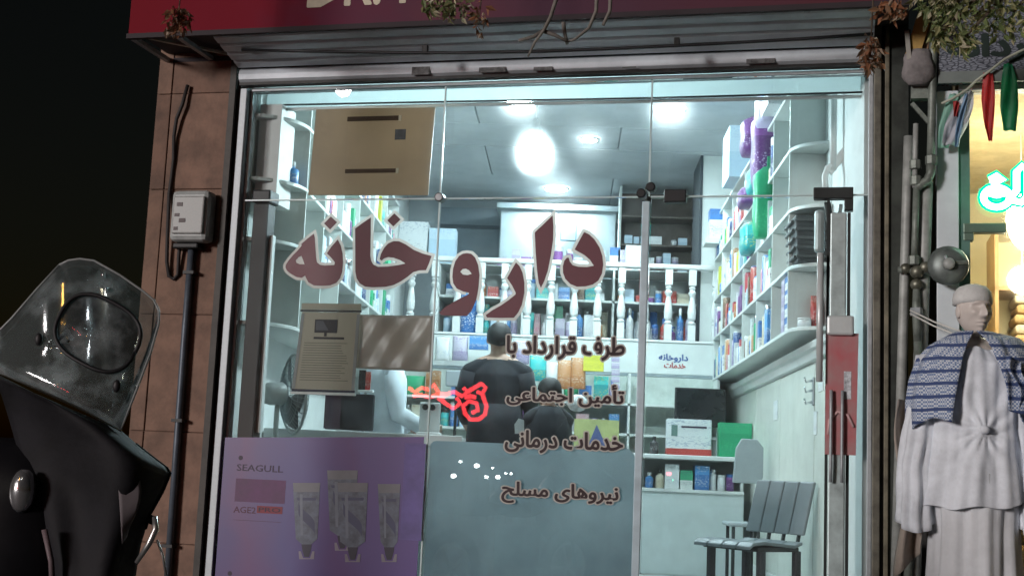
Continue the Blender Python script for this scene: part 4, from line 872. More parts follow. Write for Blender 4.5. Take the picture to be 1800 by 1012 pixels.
# black screen, cartons on counter
(x0, z1), (x1, z0) = bw(1187, 680, 11.45), bw(1275, 745, 11.45)
t = thing('wall_screen', 'black flat screen above the back counter', 'screen', ((x0 + x1) / 2, 11.45, z0), W)
part(t, 'bezel', MB().box(x0, x1, 11.45, 11.5, z0 - .03, z1), black, bevel=.006); part(t, 'display', MB().box(x0 + .015, x1 - .015, 11.447, 11.4495, z0 - .01, z1 - .015), M('screen glass', (.01, .012, .014), .1))
part(t, 'stand', MB().box((x0 + x1) / 2 - .04, (x0 + x1) / 2 + .04, 11.5, 11.58, 1.3, z1 - .05), dkmetal)
(x0, z1), (x1, z0) = bw(1174, 735, 10.75), bw(1250, 790, 10.75)
t = thing('medical_carton', 'white and red printed carton standing on the back counter', 'carton', ((x0 + x1) / 2, 10.8, 1.096), W)
part(t, 'carton', MB().box(x0, x1, 10.74, 10.95, 1.097, z1), COLS['white'], bevel=.004); part(t, 'red_base', MB().box(x0 - .002, x1 + .002, 10.737, 10.952, 1.0965, 1.15), M('carton red', (.4, .05, .04), .4))
part(t, 'print_line', MB().box(x0 + .11, x1 - .04, 10.7365, 10.739, z1 - .07, z1 - .055), M('print dark', (.04, .02, .05), .5)); part(t, 'logo', MB().box(x0 + .03, x0 + .08, 10.7365, 10.739, z1 - .14, z1 - .05), M('logo green', (.12, .2, .18), .5))
(x0, z1), (x1, z0) = bw(1265, 742, 10.7), bw(1335, 795, 10.7)
product('box', 'green', ((x0 + min(x1, XR - .03)) / 2, 10.75, 1.097), (min(x1, XR - .03) - x0, .18, z1 - 1.097), 'bright green box on the counter against the right wall')
product('bottle', 'black', (bw(1150, 780, 10.7)[0], 10.7, 1.097), (.07, .07, .14), 'small dark bottle left of the white and red carton', cap='k')
# waste-lid shaped chair back panel
(x0, z1), (x1, z0) = bw(1288, 770, 9.7), bw(1340, 850, 9.7)
t = thing('plastic_chair', 'pale grey rounded plastic chair back by the counter end', 'chair', ((x0 + x1) / 2, 9.7, ZF), W)
cg = M('chair grey plastic', (.36, .4, .42), .4, var=.05)
xm = (x0 + x1) / 2
part(t, 'backrest', MB().prism([(x0, z0), (x1 - .02, z0), (x1, z0 + .05), (x1, z1 - .06), (x1 - .05, z1), (x0 + .06, z1), (x0 + .02, z1 - .07)], lambda u, v, q: (u, q, v), 9.66, 9.69), cg, bevel=.008)
part(t, 'seat', MB().box(x0 - .02, x1, 9.7, 10.1, .58, .61), cg, bevel=.012)
for a, b_ in ((x0, 9.72), (x1 - .04, 9.72), (x0, 10.06), (x1 - .04, 10.06)): part(t, 'leg', MB().tube([(a + .02, b_, .58), (a + .02, b_, ZF + .001)], .013, 8), dkmetal, smooth=True)

# ------------------------------------------------------------------ slatted waiting chair by the right wall
t = thing('waiting_chair', 'grey slatted waiting chair with dark legs by the right wall', 'chair', (1.1, 7.85, ZF), W, rz=R_(38))
gm = M('seat grey plastic', (.2, .225, .24), .38, var=.06)
for k in range(4):     # local axes: sitter faces -x
    y0 = -.23 + k * .116
    sec = [(-.27, .395), (-.24, .416), (-.15, .425), (-.02, .415), (.1, .405), (.16, .425)]
    part(t, 'seat_slat', MB().prism(sec + [(x, z - .02) for x, z in reversed(sec)], lambda u, v, q: (u, q, v), y0, y0 + .111), gm, bevel=.006)
    bs_ = [(.17, .46), (.2, .56), (.24, .7), (.262, .77)]
    part(t, 'back_slat', MB().prism([(x - .012, z) for x, z in bs_] + [(x + .012, z) for x, z in reversed(bs_)], lambda u, v, q: (u, q, v), y0, y0 + .111), gm, bevel=.008)
    part(t, 'bracket', MB().tube([(.12, y0 + .05, .395), (.17, y0 + .05, .415), (.19, y0 + .05, .5)], .012, 8), dkmetal, smooth=True)
part(t, 'seat_beam', MB().box(-.2, .14, -.22, .22, .365, .392), dkmetal, bevel=.006)
for x, y in ((-.15, -.2), (.14, -.2), (-.15, .2), (.14, .2)): part(t, 'leg', MB().box(x - .022, x + .022, y - .018, y + .018, .001, .37), M('leg dark', (.035, .03, .035), .5, .3), bevel=.005)

# papers and fittings on the right wall
for k, (y, z, w_, h_) in enumerate(((7.72, 1.45, .14, .11), (7.9, 1.2, .1, .14), (9.4, 1.35, .18, .14))):
    o = thing('wall_paper_note', ['white printed note nearest the door on the right wall', 'small pale notice above the waiting chair', 'white note deeper along the right wall'][k], 'note', (XR - .024, y, z), W)
    part(o, 'sheet', MB().box(XR - .0265, XR - .0225, y, y + w_, z, z + h_), COLS['white'])
t = thing('coat_hook', 'chrome double hook on the right wall under the cornice', 'hook', (XR - .03, 8.05, 1.35), W)
part(t, 'plate', MB().box(XR - .03, XR - .0225, 8.0, 8.05, 1.38, 1.55), alum, bevel=.003)
for z in (1.4, 1.47, 1.53): part(t, 'prong', MB().tube([(XR - .03, 8.025, z), (XR - .07, 8.025, z - .01), (XR - .08, 8.025, z + .02)], .008, 7), M('chrome', (.8, .82, .83), .12, 1.0), smooth=True)

# ------------------------------------------------------------------ left counter and what stands on it
t = thing('front_counter', 'white counter with pale top along the left behind the poster', 'counter', (-1.25, 8.4, ZF), W)
part(t, 'top', MB().box(XL + .01, -.68, 8.2, 8.62, 1.075, 1.105), white, bevel=.006)
part(t, 'lip', MB().box(XL + .01, -.67, 8.18, 8.197, 1.04, 1.11), white, bevel=.004)
part(t, 'front', MB().box(XL + .02, -.7, 8.22, 8.25, ZF + .002, 1.073), M('counter front', (.6, .66, .66), .35, var=.04))
part(t, 'side', MB().box(-.72, -.7, 8.252, 8.6, ZF + .002, 1.073), white)
(x0, z1), (x1, z0) = bw(575, 690, 8.5), bw(656, 750, 8.5)
t = thing('desktop_monitor', 'dark back of a computer monitor on the left counter', 'monitor', ((x0 + x1) / 2, 8.5, 1.106), W)
part(t, 'panel', MB().box(x0, x1, 8.48, 8.52, 1.125, z1), M('monitor black', (.018, .02, .026), .5), bevel=.008); part(t, 'foot', MB().box(x0 + .08, x1 - .08, 8.44, 8.58, 1.106, 1.12), black, bevel=.004); part(t, 'side_strip', MB().box(x0 - .005, x0 + .1, 8.472, 8.4795, 1.13, z1 - .01), M('monitor wine', (.05, .025, .04), .5))
t = thing('document_holder', 'small dark leaflet holder with a red leaflet beside the scroll notice', 'leaflet holder', (bw(645, 690, 8.5)[0], 8.5, bw(645, 690, 8.5)[1]), W)
(x0, z1), (x1, z0) = bw(632, 650, 8.5), bw(656, 690, 8.5)
part(t, 'tray', MB().box(x0, x1, 8.47, 8.53, z0, z0 + .015), white, bevel=.003); part(t, 'leaflet', MB().box(x0 + .045, x1 - .02, 8.49, 8.5, z0 + .015, z1 - .01), COLS['red']); part(t, 'back', MB().box(x0, x0 + .045, 8.49, 8.505, z0 + .015, z1), black); part(t, 'post', MB().tube([((x0 + x1) / 2, 8.5, z0), ((x0 + x1) / 2, 8.5, 1.106)], .01, 8), alum)
(x0, z1), (x1, z0) = bw(735, 720, 8.35), bw(775, 752, 8.35)
t = thing('payment_stand', 'white desk stand with two dark round buttons on the counter', 'stand', ((x0 + x1) / 2, 8.35, 1.106), W)
part(t, 'base', MB().box(x0, x1, 8.3, 8.42, 1.106, 1.13), white, bevel=.005); part(t, 'panel', MB().box(x0 + .01, x1 - .01, 8.35, 8.37, 1.131, z1 + .05), white, bevel=.006)
for k in range(2): part(t, 'button', MB().lathe([(.02, 0), (.018, .012)], (x0 + .045 + k * .045, 8.35, z1 + .02), 12, 'Y'), black)
product('pouch', 'brown', (bw(765, 745, 8.5)[0], 8.5, 1.106), (.1, .08, .08), 'crumpled brown bag on the counter beside the desk stand')
t = thing('tablet_stand', 'pale square back of a tablet stand left of the man in black', 'tablet', (bw(805, 680, 9.6)[0], 9.6, 1.2), W)
(x0, z1), (x1, z0) = bw(784, 650, 9.6), bw(823, 680, 9.6); part(t, 'panel', MB().box(x0, x1, 9.6, 9.62, z0, z1), cg, bevel=.012); part(t, 'stem', MB().box((x0 + x1) / 2 - .01, (x0 + x1) / 2 + .01, 9.605, 9.625, 1.1, z0), dkmetal)

# ------------------------------------------------------------------ pedestal fan
t = thing('pedestal_fan', 'round pedestal fan with wire guard at the left behind the glass', 'fan', (-1.72, 7.9, ZF), W)
fc = Vector((-1.69, 7.93, 1.315)); ax_ = Vector((.86, .5, .05)).normalized(); e1 = ax_.cross(Vector((0, 0, 1))).normalized(); e2 = e1.cross(ax_)
def ringpts(r, off, n=36): return [tuple(fc + ax_ * off + (e1 * math.cos(2 * math.pi * k / n) + e2 * math.sin(2 * math.pi * k / n)) * r) for k in range(n + 1)]
gw = M('fan guard', (.35, .39, .4), .35, .5)
mb = MB()
mb.tube(ringpts(.24, 0), .009, 6)
part(t, 'rim', mb, M('fan rim', (.5, .56, .56), .4), smooth=True)
mb = MB()
for sgn in (-1, 1):
    for r, off in ((.06, .055), (.12, .05), (.18, .035)): mb.tube(ringpts(r, off * sgn, 24), .0022, 4, caps=False)
    for k in range(44):
        a = 2 * math.pi * k / 44; d_ = e1 * math.cos(a) + e2 * math.sin(a)
        mb.tube([tuple(fc + ax_ * off * sgn + d_ * r) for r, off in ((.03, .058), (.12, .052), (.19, .034), (.24, 0))], .0018, 4, caps=False)
g = part(t, 'guard', mb, gw); g['kind'] = 'stuff'
mb = MB()
for k in range(3):
    a0_ = 2 * math.pi * k / 3
    def bf(u, v, a0_=a0_):
        r = .03 + .185 * v; a = a0_ + (u - .5) * (1.35 - .2 * v); return tuple(fc + (e1 * math.cos(a) + e2 * math.sin(a)) * r + ax_ * ((u - .5) * .05))
    part(t, 'blade', MB().grid(bf, 6, 5), M('fan blade', (.12, .15, .16), .35), smooth=True, solid=.003)
mb = MB(); mb.tube([tuple(fc - ax_ * q) for q in (.05, .075, .15, .2, .215)], [.05, .07, .07, .055, .02], 16); part(t, 'motor', mb, M('fan white', (.66, .7, .68), .35), smooth=True)
mb = MB(); pb = fc - ax_ * .1; mb.tube([tuple(pb), (pb.x, pb.y, pb.z - .15), (pb.x, pb.y, ZF + .03)], .016, 10); part(t, 'pole', mb, M('fan white', (.66, .7, .68), .35), smooth=True)
part(t, 'base', MB().lathe([(.18, 0), (.17, .025), (.03, .035)], (pb.x, pb.y, ZF + .001), 24), M('fan white', (.66, .7, .68), .35), smooth=True)

# ------------------------------------------------------------------ people: overlapping shapes fused to one continuous skin
def fuse(mb, voxel, smooth_it=5):
    me = mb.mesh('body', [None]); o = link(bpy.data.objects.new('tmp', me))
    q = o.modifiers.new('r', 'REMESH'); q.mode = 'VOXEL'; q.voxel_size = voxel
    q = o.modifiers.new('s', 'SMOOTH'); q.iterations = smooth_it; q.factor = .5
    bpy.context.view_layer.update()
    out = bpy.data.meshes.new_from_object(o.evaluated_get(bpy.context.evaluated_depsgraph_get()))
    bpy.data.objects.remove(o); bpy.data.meshes.remove(me); out.materials.clear(); return out
def limb(mb, pts, rs, n=12):
    mb.tube(pts, rs, n)
    for p, r in zip(pts, rs): mb.ell(p, r, r, r, 10, 7)
def hand(mb, wr, d, side, curl=.5):
    d = Vector(d).normalized(); wr = Vector(wr); up = Vector((0, 0, 1)); s_ = d.cross(up)
    if s_.length < .1: s_ = Vector((1, 0, 0))
    s_ = s_.normalized(); nrm = s_.cross(d).normalized()
    mb.tube([tuple(wr), tuple(wr + d * .05), tuple(wr + d * .09)], [.024, .033, .03], 8)
    for k, ln in enumerate((.062, .075, .07, .055)):
        b = wr + d * .085 + s_ * (-.027 + .018 * k); t_ = b + d * ln * .55 - nrm * ln * .15 * curl; e_ = t_ + d * ln * .35 - nrm * ln * .5 * curl
        mb.tube([tuple(b - d * .03), tuple(t_), tuple(e_)], [.011, .0105, .0095], 7)
    b = wr + d * .03 + s_ * (-.03 * side); mb.tube([tuple(b), tuple(b + d * .03 - s_ * .025 * side), tuple(b + d * .065 - s_ * .03 * side)], [.014, .012, .01], 7)
def human(H, larm, rarm, lean=0.0, head_turn=0.0, build=1.0, chin=0.0, detail=False, hair=None):
    """local axes: x right, y forward, z up; arms = (elbow, wrist)"""
    k = H / 1.75; mb = MB()
    def E(cx, cy, z, rx, ry): return [((cx + rx * math.cos(a)) * k, (cy + lean * max(0, z - .9) + ry * math.sin(a)) * k, z * k) for a in [2 * math.pi * j / 20 for j in range(20)]]
    b = build
    mb.loft([E(0, 0, .78, .14 * b, .1 * b), E(0, -.01, .9, .175 * b, .12 * b), E(0, 0, 1.03, .16 * b, .115 * b), E(0, 0, 1.15, .168 * b, .12 * b), E(0, 0, 1.3, .19 * b, .13 * b), E(0, -.005, 1.4, .2 * b, .12 * b), E(0, -.01, 1.46, .155 * b, .09 * b), E(0, -.01, 1.5, .075, .07)])
    ly = lean * .6
    for sx_ in (-1, 1): limb(mb, [(.03 * sx_ * k, (-.02 + ly) * k, 1.5 * k), (.11 * sx_ * k, (-.02 + ly) * k, 1.465 * k), (.19 * sx_ * b * k, (-.012 + ly) * k, 1.415 * k)], [.05 * k, .055 * k, .066 * k])
    limb(mb, [(0, (-.015 + ly) * k, 1.46 * k), (0, (.0 + ly) * k, 1.58 * k)], [.062 * k, .054 * k])
    hc = Vector((0, (.02 + ly) * k, (1.645 - chin) * k)); R = Matrix.Rotation(head_turn, 3, 'Z')
    def hp(x, y, z): return tuple(hc + R @ Vector((x, y, z)) * k)
    mb.ell(hp(0, -.012, .025), .076 * k, .094 * k, .092 * k, 18, 12, R); mb.ell(hp(0, .02, -.04), .058 * k, .07 * k, .075 * k, 14, 10, R)
    mb.ell(hp(0, .055, -.088), .032 * k, .032 * k, .026 * k, 10, 8, R)
    mb.tube([hp(0, .078, .02), hp(0, .098, -.02), hp(0, .09, -.032)], [.009 * k, .015 * k, .012 * k], 8)
    for sx_ in (-1, 1):
        mb.ell(hp(.077 * sx_, -.01, -.005), .012 * k, .022 * k, .034 * k, 8, 6, R); mb.ell(hp(.032 * sx_, .075, .024), .026 * k, .013 * k, .008 * k, 8, 6, R); mb.ell(hp(.035 * sx_, .062, -.02), .024 * k, .022 * k, .018 * k, 8, 6, R)
    mb.ell(hp(0, .082, -.052), .022 * k, .012 * k, .006 * k, 8, 6, R); mb.ell(hp(0, .08, -.064), .019 * k, .011 * k, .006 * k, 8, 6, R)
    for sx_, (el, wr) in ((-1, larm), (1, rarm)):
        sh_ = Vector((.185 * b * sx_, -.01 + lean * .5, 1.42)); el, wr = Vector(el), Vector(wr)
        limb(mb, [tuple(sh_ * k), tuple((sh_ * .5 + el * .5) * k), tuple(el * k)], [.062 * k * b, .052 * k * b, .043 * k])
        limb(mb, [tuple(el * k), tuple((el * .55 + wr * .45) * k), tuple(wr * k)], [.043 * k, .04 * k, .028 * k])
        hand(mb, wr * k, wr - el, sx_)
        hip = Vector((.095 * sx_, 0, .86)); kn = Vector((.1 * sx_, .02, .48)); an = Vector((.1 * sx_, -.01, .08))
        limb(mb, [tuple(hip * k), tuple((hip + kn) / 2 * k), tuple(kn * k)], [.095 * k * b, .08 * k * b, .06 * k]); limb(mb, [tuple(kn * k), tuple((kn * .65 + an * .35) * k), tuple(an * k)], [.058 * k, .055 * k, .042 * k])
        mb.ell((.1 * sx_ * k, .055 * k, .042 * k), .045 * k, .125 * k, .041 * k, 10, 8)
    return mb, k, hc
def person(name, label, cat, pos, rz, mb, voxel, mats, pick, group=None):
    me = fuse(mb, voxel); me.shade_smooth()
    for m_ in mats: me.materials.append(m_)
    for p in me.polygons: p.material_index = pick(p.center)
    o = link(bpy.data.objects.new(name, me)); o.location = pos; o.rotation_euler = (0, 0, rz); BASE[o.name] = Vector((0, 0, 0))
    return props(o, label, cat, group)
skin = M('skin', (.42, .26, .19), .5, var=.06)
blacktee = M('black cloth', (.02, .021, .028), .8, var=.25, vs_=9, bump=.6, bs=9, sheen=.1)
trouser = M('dark trousers', (.03, .032, .04), .8, var=.2, bump=.2, bs=20)
shoe = M('shoe', (.02, .02, .02), .4)
hairm = M('black hair', (.012, .011, .012), .5, var=.3, vs_=40, bump=.6, bs=160)
coat = M('white coat cloth', (.72, .8, .86), .75, var=.07, vs_=7, bump=.3, bs=14)

# man in black seen from behind
mx_, mz_ = bw(878, 570, 8.9); H = mz_ - ZF - .002
mb, k, hc = human(H, ((-.235, .03, 1.15), (-.19, .25, 1.03)), ((.235, .03, 1.15), (.19, .27, 1.02)), .02, .1, .98)
mat_list = [blacktee, skin, trouser, shoe]
def pk(c):
    z = c.z / k
    if z < .09: return 3
    if z < .93 and abs(c.x / k) < .24 and c.y / k < .2: return 2
    if z > 1.505: return 1
    return 1 if (math.hypot(c.x / k, 0) > .15 and c.y / k > .12 and z < 1.16) else 0
p1 = person('person', 'man in a black shirt with short dark hair standing with his back turned', 'person', (mx_, 8.9, ZF + .002), 0, mb, .0095, mat_list, pk)
def hair_cap(owner, hc, k, head_turn, back=-.035, mat_=None, grow=1.0, low=-.06):
    R = Matrix.Rotation(head_turn, 3, 'Z'); mb = MB(); rings = []
    for i in range(9):
        th = math.pi * .02 + (math.pi * .56) * i / 8; ring = []
        for j in range(24):
            a = 2 * math.pi * j / 24; fb = -math.sin(a)            # 1 at the back of the head
            drop = th * (1.0 + .28 * max(0, fb) - .28 * max(0, -fb))
            w_ = 1 + .02 * math.sin(7 * a + i)
            ring.append(tuple(hc + R @ Vector((.084 * grow * math.sin(drop) * math.cos(a) * w_, -.014 + .103 * grow * math.sin(drop) * math.sin(a) * w_, .022 + .101 * grow * math.cos(drop))) * k))
        rings.append(ring)
    mb.loft(rings, caps=False); mb.add(rings[0], [tuple(range(24))])
    return part(owner, 'hair', mb, mat_ or hairm, smooth=True, solid=.006)
hair_cap(p1, hc, k, .1)
mb = MB()    # shirt hem standing off the body and collar
def E2(z, rx, ry): return [((rx * math.cos(a) * (1 + .03 * math.sin(5 * a))) * k, (ry * math.sin(a) * (1 + .03 * math.sin(6 * a))) * k, z * k) for a in [2 * math.pi * j / 28 for j in range(28)]]
mb.loft([E2(.84, .2, .15), E2(.95, .195, .145), E2(1.05, .186, .135), E2(1.2, .18, .135)], caps=False)
for sx_ in (-1, 1): mb.tube([(.18 * sx_ * k, -.01 * k, 1.42 * k), (.203 * sx_ * k, .0, 1.31 * k), (.226 * sx_ * k, .02 * k, 1.19 * k)], [.07 * k, .068 * k, .064 * k], 14, caps=False)
part(p1, 'shirt', mb, blacktee, smooth=True, solid=.004)

# shorter person in black beside him
wx_, wz_ = bw(967, 668, 8.7); H = wz_ - ZF - .002
mb, k, hc = human(H, ((-.2, .08, 1.15), (-.1, .26, 1.12)), ((.2, .05, 1.14), (.13, .25, 1.05)), .03, .5, .85)
def pk2(c):
    z = c.z / k
    if z < .09: return 3
    if z > 1.53: return 1
    return 1 if (c.y / k > .2) else 0
p2 = person('person', 'shorter person in black with covered dark head beside the man', 'person', (wx_, 8.7, ZF + .002), .3, mb, .0095, mat_list, pk2)
hair_cap(p2, hc, k, .5, grow=1.09)
mb = MB(); rings = []
for z, rx, ry in ((.3, .24, .21), (.6, .22, .19), (.9, .2, .175), (1.15, .19, .165), (1.32, .195, .155), (1.44, .16, .125), (1.52, .1, .095)):
    rings.append([((rx * math.cos(a) * (1 + .04 * math.sin(6 * a + z))) * k, (ry * math.sin(a) * (1 + .05 * math.sin(7 * a)) + .0) * k, z * k) for a in [2 * math.pi * j / 32 for j in range(32)]])
part(p2, 'cloak', mb.loft(rings, caps=False), M('cloak black', (.02, .022, .028), .85, var=.2, bump=.2, bs=15), smooth=True, solid=.004)
solo('paper_slip', MB().prism([(0, 0), (.06, .005), (.055, .09), (.02, .1), (-.005, .06)], lambda u, v, q: (bw(905, 762, 8.45)[0] + u, 8.45 + q, bw(905, 762, 8.45)[1] + v), 0, .002), M_sheet('slip white', (.75, .78, .78), .3), 'crumpled white paper slip held between the two customers', 'paper')
solo('white_bag', MB().ell((bw(1015, 700, 9.0)[0], 9.0, bw(1015, 708, 9.0)[1]), .07, .04, .06), M('bag white', (.78, .8, .8), .5, bump=.5, bs=30), 'small white plastic bag right of the shorter customer', 'bag', smooth=True)

# pharmacist in a white coat behind the left counter, facing right
cx_, cz_ = bw(704, 575, 8.95); H = cz_ - ZF
mb, k, hc = human(H, ((-.23, .05, 1.13), (-.16, .27, 1.04)), ((.23, .07, 1.13), (.15, .28, 1.04)), .05, .0, 1.05)
def pk3(c):
    z = c.z / k
    if z < .09: return 3
    if z > 1.52: return 1
    if c.y / k > .25 and z < 1.2: return 1
    return 0 if z > .9 else 2
p3 = person('person', 'person in a white coat at the counter, face behind the brown paper', 'person', (cx_ - .1, 8.95, ZF + .002), -math.pi / 2 + .35, mb, .0095, [coat, skin, trouser, shoe], pk3)
hair_cap(p3, hc, k, 0)
mb = MB()
rings = []
for z, rx, ry in ((.5, .24, .19), (.8, .225, .175), (1.05, .2, .155), (1.25, .215, .16), (1.38, .225, .15), (1.46, .175, .115), (1.515, .085, .08)):
    rings.append([((rx * math.cos(a) * (1 + .025 * math.sin(6 * a + 3 * z))) * k, (.02 * (z - .9) + ry * math.sin(a) * (1 + .03 * math.sin(5 * a))) * k, z * k) for a in [math.pi / 2 + .18 + (2 * math.pi - .36) * j / 31 for j in range(32)]])
part(p3, 'coat', mb.loft(rings, caps=False, closed=False), coat, smooth=True, solid=.005)
for sx_, el, wr in ((-1, (-.23, .05, 1.13), (-.165, .25, 1.05)), (1, (.23, .07, 1.13), (.155, .26, 1.05))):
    mb = MB().tube([(.19 * sx_ * k, .03 * k, 1.43 * k), ((.215) * sx_ * k, .04 * k, 1.28 * k), (el[0] * k, el[1] * k, el[2] * k), (wr[0] * k, wr[1] * k, wr[2] * k)], [.074 * k, .069 * k, .062 * k, .05 * k], 12, caps=False); part(p3, 'sleeve', mb, coat, smooth=True, solid=.004)

# ------------------------------------------------------------------ neighbouring clothes shop to the right
NI = 2.6
cream = M('cream wall', (.76, .69, .48), .7, var=.06, vs_=2)
t = thing('clothes_shop', 'warm lit clothes shop front right of the pipes', 'shop', (2.9, .8, 0), F)
part(t, 'left_wall', MB().box(1.975, 2.02, .07, NI, 0, 3.1), cream)
part(t, 'back_wall', MB().box(1.975, 4.6, NI, NI + .1, 0, 3.1), cream)
part(t, 'far_wall', MB().box(4.6, 4.7, .07, NI, 0, 3.1), cream)
part(t, 'roof_slab', MB().box(1.97, 4.6, .0, NI, 2.965, 3.1), M('cream ceiling', (.6, .52, .34), .8))
part(t, 'floor', MB().box(1.975, 4.6, .07, NI, .0, .14), M('floor tile', (.42, .43, .42), .25))
part(t, 'white_jamb', MB().box(1.858, 1.965, -.03, .06, 0, 2.93), M('jamb white', (.68, .74, .78), .4, var=.05), bevel=.004)
part(t, 'green_jamb', MB().box(1.967, 2.02, -.01, .065, 0, 2.93), M('jamb green', (.1, .2, .17), .5))
part(t, 'head_rail', MB().box(1.967, 4.6, -.02, .065, 2.932, 2.96), alum)
part(t, 'pane', MB().box(2.022, 2.33, .01, .02, .15, 2.93), glass)
part(t, 'pane', MB().box(2.34, 3.4, .01, .02, .15, 2.93), glass)
part(t, 'pane_edge', MB().box(2.331, 2.339, .005, .024, .15, 2.93), seal)
(a, z1), (b_, z0) = fp(1693, 393), fp(1768, 420)
part(t, 'patch_fitting', MB().box(a, b_, -.015, .04, z0 + .03, z1), M('fitting green grey', (.16, .22, .18), .4, .5), bevel=.004)
part(t, 'patch_fitting', MB().box(a, a + .05, -.014, .039, z0 - .01, z0 + .03), M('fitting green grey', (.16, .22, .18), .4, .5), bevel=.004)
sg = thing('stone_sign', 'blue grey stone textured sign with dark Persian letters over the clothes shop', 'sign', (2.9, -.05, 2.96), F)
m = bpy.data.materials.new('stone print'); m.use_nodes = True; n = m.node_tree; L = n.links; b = n.nodes['Principled BSDF']; b.inputs['Roughness'].default_value = .6
tc = n.nodes.new('ShaderNodeTexCoord'); mp = n.nodes.new('ShaderNodeMapping'); mp.inputs['Scale'].default_value = (7, 7, 22); mp.inputs['Rotation'].default_value = (0, .35, 0); L.new(tc.outputs['Object'], mp.inputs[0])
vo = n.nodes.new('ShaderNodeTexVoronoi'); vo.feature = 'DISTANCE_TO_EDGE'; L.new(mp.outputs[0], vo.inputs['Vector']); rp = n.nodes.new('ShaderNodeValToRGB'); L.new(vo.outputs[0], rp.inputs[0])
rp.color_ramp.elements[0].color = (.03, .035, .05, 1); rp.color_ramp.elements[0].position = .03; rp.color_ramp.elements[1].color = (.24, .26, .31, 1); rp.color_ramp.elements[1].position = .2
L.new(rp.outputs[0], b.inputs['Base Color'])
part(sg, 'panel', MB().box(1.862, 4.6, -.09, -.001, 2.965, 3.75), m)
part(sg, 'lower_trim', MB().box(1.862, 4.6, -.1, -.091, 2.95, 3.01), M('trim grey green', (.2, .23, .22), .5))
ll = MB(); (a, z1), (b_, z0) = fp(1668, 62, -.1), fp(1845, 106, -.1)
put_text(ll, shape_fa('مردانه'), (a, b_, z0, z1), -.0915, .05, 10); part(sg, 'lettering', ll, M('letter dark green', (.015, .03, .025), .5))
# neon word in the window, seen at the frame edge
nt_ = thing('neon_sign', 'glowing white and green neon Persian letters in the clothes shop window', 'neon sign', (2.2, -.06, 2.3), F)
ng = M_emit('neon white green', (.72, 1, .84), 9); nb = M_emit('neon green', (.0, .75, .22), 2.4)
def npx(pts, d=-.07): return [(fp(x, y, d)[0], d, fp(x, y, d)[1]) for x, y in pts]
el = [(1752 + 23 * math.cos(a_), 347 + 17 * math.sin(a_)) for a_ in [2 * math.pi * i / 20 for i in range(21)]]
strokes = [el, [(1733, 338), (1752, 343), (1771, 338)], [(1741, 316), (1752, 309), (1763, 316), (1752, 320), (1741, 316)], [(1776, 347), (1787, 335), (1787, 302), (1797, 292), (1806, 300), (1806, 345), (1795, 356), (1780, 352)], [(1806, 345), (1822, 352), (1840, 340)]]
for st_ in strokes:
    part(nt_, 'letter_tube', MB().tube(npx(st_), .016, 8), ng, smooth=True)
    part(nt_, 'green_rim', MB().tube(npx(st_, -.045), .03, 8), nb, smooth=True)
part(nt_, 'bracket', MB().box(2.06, 2.45, -.024, -.012, 2.4, 2.42), alum)
# lamps in the clothes shop
for k, (x, y, d, r, s_) in enumerate(((1797, 492, 1.0, .08, 40), (1806, 385, .7, .11, 40))):
    a, z = fp(x, y, d)
    o = thing('pendant_lamp', ['round warm lamp low at the right edge behind the mannequin', 'bright white lamp below the neon letters at the right edge'][k], 'lamp', (a, d, z), F)
    part(o, 'globe', MB().ell((a, d, z), r, r, r * (1 if k == 0 else 1.6), 18, 12), M_emit('warm lamp %d' % k, (1, .82, .5) if k == 0 else (1, .92, .68), s_), smooth=True)
    part(o, 'cord', MB().tube([(a, d, z + r), (a, d, 2.96)], .004, 6), white)
for k, (s_, z) in enumerate(((2.9, 2.9), (3.7, 2.9))):
    o = thing('ceiling_lamp', 'flat warm ceiling lamp of the clothes shop, %s' % ['nearer the window', 'farther in'][k], 'lamp', (s_, 1.2, z), F, 'clothes shop ceiling lamps')
    part(o, 'disc', MB().lathe([(.02, 0), (.13, .01), (.13, .05)], (s_, 1.2, z), 20), M_emit('warm disc', (1, .88, .62), 60))
# folded cloth on shelves
st = thing('cloth_shelf', 'wooden shelf unit with folded cream cloth behind the mannequin', 'shelving', (3.0, 1.6, .14), F)
for z in (.6, 1.0, 1.4, 1.8, 2.15): part(st, 'shelf', MB().box(2.3, 4.2, 1.5, 1.95, z - .025, z), M('shelf oak', (.4, .26, .12), .5))
part(st, 'back_board', MB().box(2.3, 4.2, 1.952, 1.97, .15, 2.5), cream)
for x in (2.3, 2.92, 3.55, 4.18): part(st, 'upright', MB().box(x, x + .022, 1.5, 1.95, .15, 2.5), M('shelf oak', (.4, .26, .12), .5))
clothm = [M('fold cream', (.7, .6, .42), .85, var=.1, bump=.2), M('fold tan', (.55, .4, .22), .85, var=.1, bump=.2), M('fold white', (.75, .72, .64), .85, var=.08, bump=.2)]
for si, z in enumerate((1.0, 1.4, 1.8)):
    for ci, x in enumerate((2.42, 2.68)):
        for k in range(5):
            solo('folded_cloth', MB().box(x + rnd.uniform(-.01, .01), x + .22 + rnd.uniform(-.01, .01), 1.53, 1.86, z + .003 + k * .062, z + .06 + k * .062), rnd.choice(clothm),
                 'folded cream cloth, %s from the bottom in the %s stack of the %s shelf' % (ordn(k), ['outer', 'inner'][ci], ['lower', 'middle', 'upper'][si]), 'folded cloth', F, 'folded cloths on the wooden shelves', bevel=.022)

